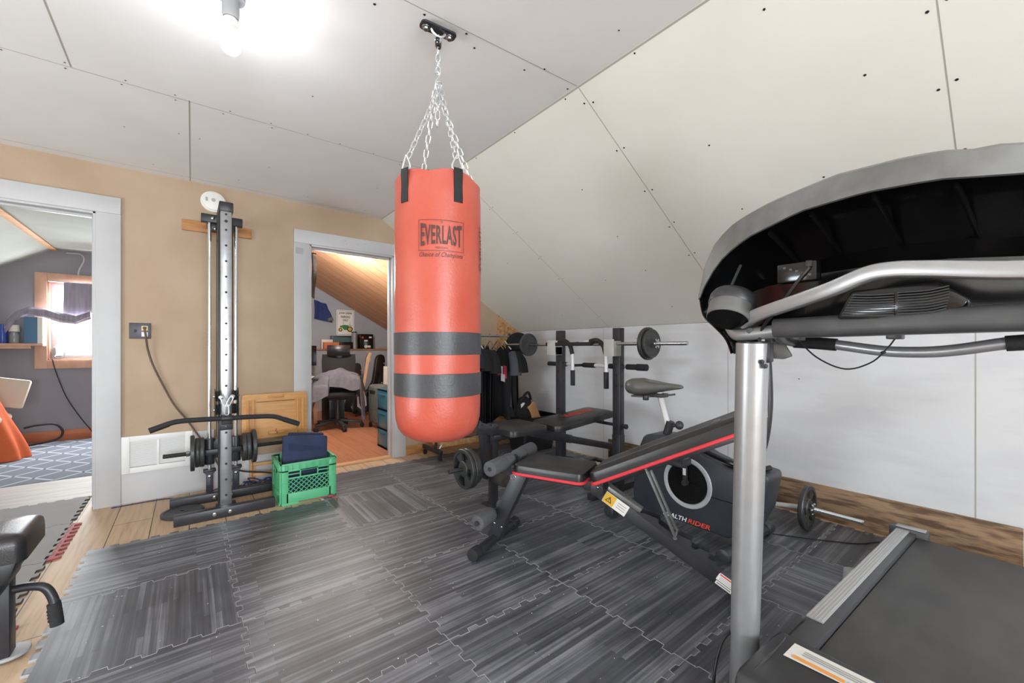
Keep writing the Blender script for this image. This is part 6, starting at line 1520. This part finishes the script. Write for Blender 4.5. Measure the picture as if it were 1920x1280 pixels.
for x, y in ((.55, 6.55), (1.46, 6.55), (.55, 7.15), (1.46, 7.15)):
    b = B(); b.bb((x - .025, y - .025, 0), (x + .025, y + .025, .60), .003); obj('leg', b, 'pine', dk)
b = B(); b.bb((1.05, 6.62, .06), (1.44, 7.1, .46), .01); tag(obj('dark_crate', b, 'box_dark', loc=(1.25, 6.85, .06)), 'dark box stored under the wooden desk', 'box')
mo = thing('monitor', 'edge of a black monitor at the left of the office door', 'monitor', (1.45, 7.0, .64))
b = B(); b.box((1.40, 7.15, .99), (.42, .03, .32), .006, rot=(0, 0, 0)); obj('screen', b, 'screen_black', mo)
b = B(); b.bb((1.37, 7.14, .66), (1.43, 7.16, .86), .004); b.bb((1.28, 7.05, .641), (1.52, 7.2, .655), .004); obj('stand', b, 'dark_plastic', mo)
b = B(); b.bb((1.30, 6.60, .641), (1.50, 6.78, .672), .004); b.bb((1.32, 6.62, .672), (1.47, 6.76, .69), .003); tag(obj('paper_pile', b, 'paper_white', loc=(1.4, 6.7, .64)), 'pile of white papers on the desk edge', 'papers')
cp = thing('computer_case', 'dark desktop computer case standing behind the office chair', 'computer', (1.75, 6.55, 0))
b = B(); b.bb((1.62, 6.42, .0), (1.84, 6.86, .42), .006); obj('case', b, 'box_dark', cp)
b = B(); b.bb((1.63, 6.415, .36), (1.83, 6.421, .40), .001); obj('front_bezel', b, 'dark_plastic', cp)
# wall and ledge things
sg = thing('parking_sign', 'white tractor parking sign with green tractor on the grey office wall', 'sign', (2.305, OYB - .004, 1.36))
b = B(); b.prism([(p[0] + 2.305, p[1] + 1.585) for p in rrect(.315, .475, .02)], (0, OYB - .001, 0), (1, 0, 0), (0, 0, 1), .005, 0); obj('plate', b, 'sign_white', sg)
b = B()
yS = OYB - .0066
for z0, z1, x0, x1 in ((1.363, 1.367, 2.165, 2.445), (1.803, 1.807, 2.165, 2.445), (1.363, 1.807, 2.163, 2.167), (1.363, 1.807, 2.443, 2.447)): b.add([(x0, yS, z0), (x1, yS, z0), (x1, yS, z1), (x0, yS, z1)], [(0, 1, 2, 3)])
for tx, z, h_, w_ in (('JOHN DEERE', 1.735, .05, .235), ('PARKING', 1.672, .045, .165), ('ONLY', 1.612, .042, .10)): put_text(b, tx, (2.305, yS, z), (1, 0, 0), (0, 0, 1), h_, w_, bold=.025)
obj('lettering', b, 'text_dark', sg)
b = B(); o = (0, yS, 0); U, W = (1, 0, 0), (0, 0, 1)
b.prism([(2.20, 1.50), (2.21, 1.525), (2.29, 1.545), (2.35, 1.54), (2.37, 1.50), (2.36, 1.455), (2.28, 1.45), (2.25, 1.49)], o, U, W, .0006, 0); b.prism([(2.345, 1.53), (2.38, 1.55), (2.425, 1.53), (2.415, 1.524), (2.38, 1.54), (2.35, 1.522)], o, U, W, .0006, 0)
b.mi = 1
for cx, cz, r in ((2.215, 1.453, .036), (2.385, 1.468, .052)): b.cyl((cx, yS + .0002, cz), (cx, yS - .0012, cz), r, seg=24)
b.bb((2.264, yS - .0006, 1.54), (2.268, yS, 1.60), 0); b.bb((2.384, yS - .0006, 1.545), (2.388, yS, 1.6), 0)
b.mi = 2
for cx, cz, r in ((2.215, 1.453, .022), (2.385, 1.468, .034)): b.cyl((cx, yS - .001, cz), (cx, yS - .002, cz), r, seg=24)
obj('tractor_picture', b, ['tractor_green', 'tire_dark', 'tractor_yellow'], sg)
jk = thing('blue_jersey', 'navy blue jersey hanging on the grey office wall', 'jersey', (1.88, OYB - .03, 1.6))
b = B(); b.sheet(lambda u, v: (1.76 + u * .19 + .12 * v * (u - .3) + .03 * v, OYB - .035 - .03 * math.sin(u * 9 + v * 2) * .6 - .02 * math.sin(v * PI), 1.97 - .33 * v - .06 * u), 14, 12, .012); b.tube([(1.90, OYB - .04, 1.88), (1.98, OYB - .05, 1.74), (2.01, OYB - .05, 1.66)], [.04, .05, .05], 10, smooth=3); obj('jersey_cloth', b, 'jacket_blue', jk, smooth=70)
b = B(); b.tube([(2.01, OYB - .05, 1.665), (2.03, OYB - .05, 1.61)], [.052, .054], 10); obj('grey_cuff', b, 'jacket_grey', jk)
b = B(); b.sheet(lambda u, v: (1.045 + .05 * u + .012 * math.sin(v * 5), 4.88 + .06 * u, 2.14 - .46 * v - .02 * u), 6, 12, .012); b.cyl((1.0, 4.88, 2.15), (1.1, 4.90, 2.15), .008); b.tube([(1.05, 4.89, 2.15), (1.05, 4.89, 2.46)], .003, 6); tag(obj('black_coat', b, 'mesh_black', loc=(1.06, 4.9, 1.7), smooth=70), 'sliver of a black garment hanging at the left jamb of the office door', 'coat')
LZ = 1.099
def boxt(name, a, c, m, lab, cat='box', grp='boxes on the office ledge'):
    b = B(); b.bb(a, c, .003); return tag(obj(name, b, m, loc=((a[0] + c[0]) / 2, (a[1] + c[1]) / 2, a[2])), lab, cat, grp)
yl = OYB - .21
boxt('paper_carton', (1.86, OYB - .12, LZ), (2.05, OYB - .03, 1.265), 'paper_white', 'cream carton behind the orange box on the office ledge')
boxt('orange_box', (1.88, yl, LZ), (2.14, OYB - .13, 1.215), 'orange_box', 'flat orange box on the office ledge under the blue jersey')
gb = thing('game_box', 'long dark green and black box on the office ledge under the sign', 'box', (2.25, OYB - .1, LZ), 'boxes on the office ledge')
b = B(); b.bb((2.03, OYB - .10, LZ), (2.49, OYB - .03, 1.335), .003); obj('carton', b, 'box_dark', gb)
b = B(); b.bb((2.06, OYB - .103, 1.17), (2.44, OYB - .1002, 1.31), 0); obj('printed_panel', b, 'box_teal', gb)
boxt('black_case', (2.16, yl, LZ), (2.38, OYB - .12, 1.22), 'gloss_black', 'small glossy black case in front of the green-black box')
jc = thing('display_jar', 'clear cylinder jar with dark lid on the office ledge', 'jar', (2.42, yl + .03, LZ))
b = B(); b.lathe([(.001, 0), (.05, 0), (.05, .30), (.047, .30), (.047, .004), (.001, .004)], (2.42, yl + .06, LZ), seg=28); obj('cylinder', b, 'jar_clear', jc)
b = B(); b.cyl((2.42, yl + .06, LZ + .30), (2.42, yl + .06, LZ + .318), .052, seg=28); obj('lid', b, 'gloss_black', jc)
sb = thing('sticker_box', 'square black box with pale round stickers at the right of the office ledge', 'box', (2.64, OYB - .12, LZ), 'boxes on the office ledge')
b = B(); b.bb((2.52, OYB - .17, LZ), (2.77, OYB - .04, 1.375), .003); obj('carton', b, 'gloss_black', sb)
b = B(); y_ = OYB - .1708
b.cyl((2.57, y_, 1.31), (2.57, y_ - .0008, 1.31), .022); b.mi = 1; b.bb((2.60, y_ - .001, 1.235), (2.665, y_, 1.265), 0); b.cyl((2.63, y_, 1.14), (2.63, y_ - .001, 1.14), .03); b.bb((2.66, y_ - .001, 1.12), (2.72, y_, 1.16), 0); b.bb((2.69, y_ - .001, 1.3), (2.74, y_, 1.33), 0); obj('sticker', b, ['print_red', 'print_white'], sb)
b = B(); b.bb((OYB * 0 + 3.01, OYB - .0015, .86), (3.08, OYB - .2 + .199, .98), .002); b.bm.free()

# ------------------------------------------------------------------ light
def area(name, loc, rot, sx, sy, power, col=(1, 1, 1)):
    l = bpy.data.lights.new(name, 'AREA'); l.shape = 'RECTANGLE'; l.size = sx; l.size_y = sy; l.energy = power; l.color = col
    o = bpy.data.objects.new(name, l); COL.objects.link(o); o.location = loc; o.rotation_euler = rot; return o
area('daylight_and_fill', (0, YB + .02, 1.47), (PI / 2 + R(35), 0, 0), 2.3, 1.25, LP['front'], (.86, .94, 1))
area('daylight_and_fill', ((WX0 + WX1) / 2, LY + .08, 1.43), (-PI / 2 + R(12), 0, 0), 1.05, .88, LP['bed'], (.95, .975, 1))
_l = area('daylight_and_fill', (-3.04, 1.7, .78), (0, -PI / 2 - R(25), 0), .7, 1.45, LP['left'], (.88, .95, 1))  # added fill at the made-up left window, lifts ceiling and slope
def point(name, loc, power, r, col):
    l = bpy.data.lights.new(name, 'POINT'); l.energy = power; l.shadow_soft_size = r; l.color = col
    o = bpy.data.objects.new(name, l); COL.objects.link(o); o.location = loc
point('added_rear_fill', (-.7, -1.9, .75), LP['rear'], .3, (.95, .975, 1))  # added unseen fill set low behind the camera to lift the ceiling
point('office_ceiling_lamp', (1.25, 5.2, 2.05), LP['office'], .1, (1, .97, .93))
point('added_bedroom_fill', (-1.6, 5.6, 1.9), LP['bedfill'], .08, (1, .97, .92))  # added unseen fill that brightens the bedroom
w = bpy.data.worlds.new('sky'); SC.world = w; w.use_nodes = True
bg = w.node_tree.nodes['Background']; bg.inputs['Color'].default_value = (.88, .94, 1, 1); bg.inputs['Strength'].default_value = LP['sky']
SC.view_settings.view_transform = 'Standard'; SC.view_settings.look = 'None'; SC.view_settings.gamma = 1; SC.view_settings.use_curve_mapping = False
SC.view_settings.exposure = LP['exp']
SC.cycles.max_bounces = 10; SC.cycles.diffuse_bounces = 6; SC.cycles.sample_clamp_indirect = 4
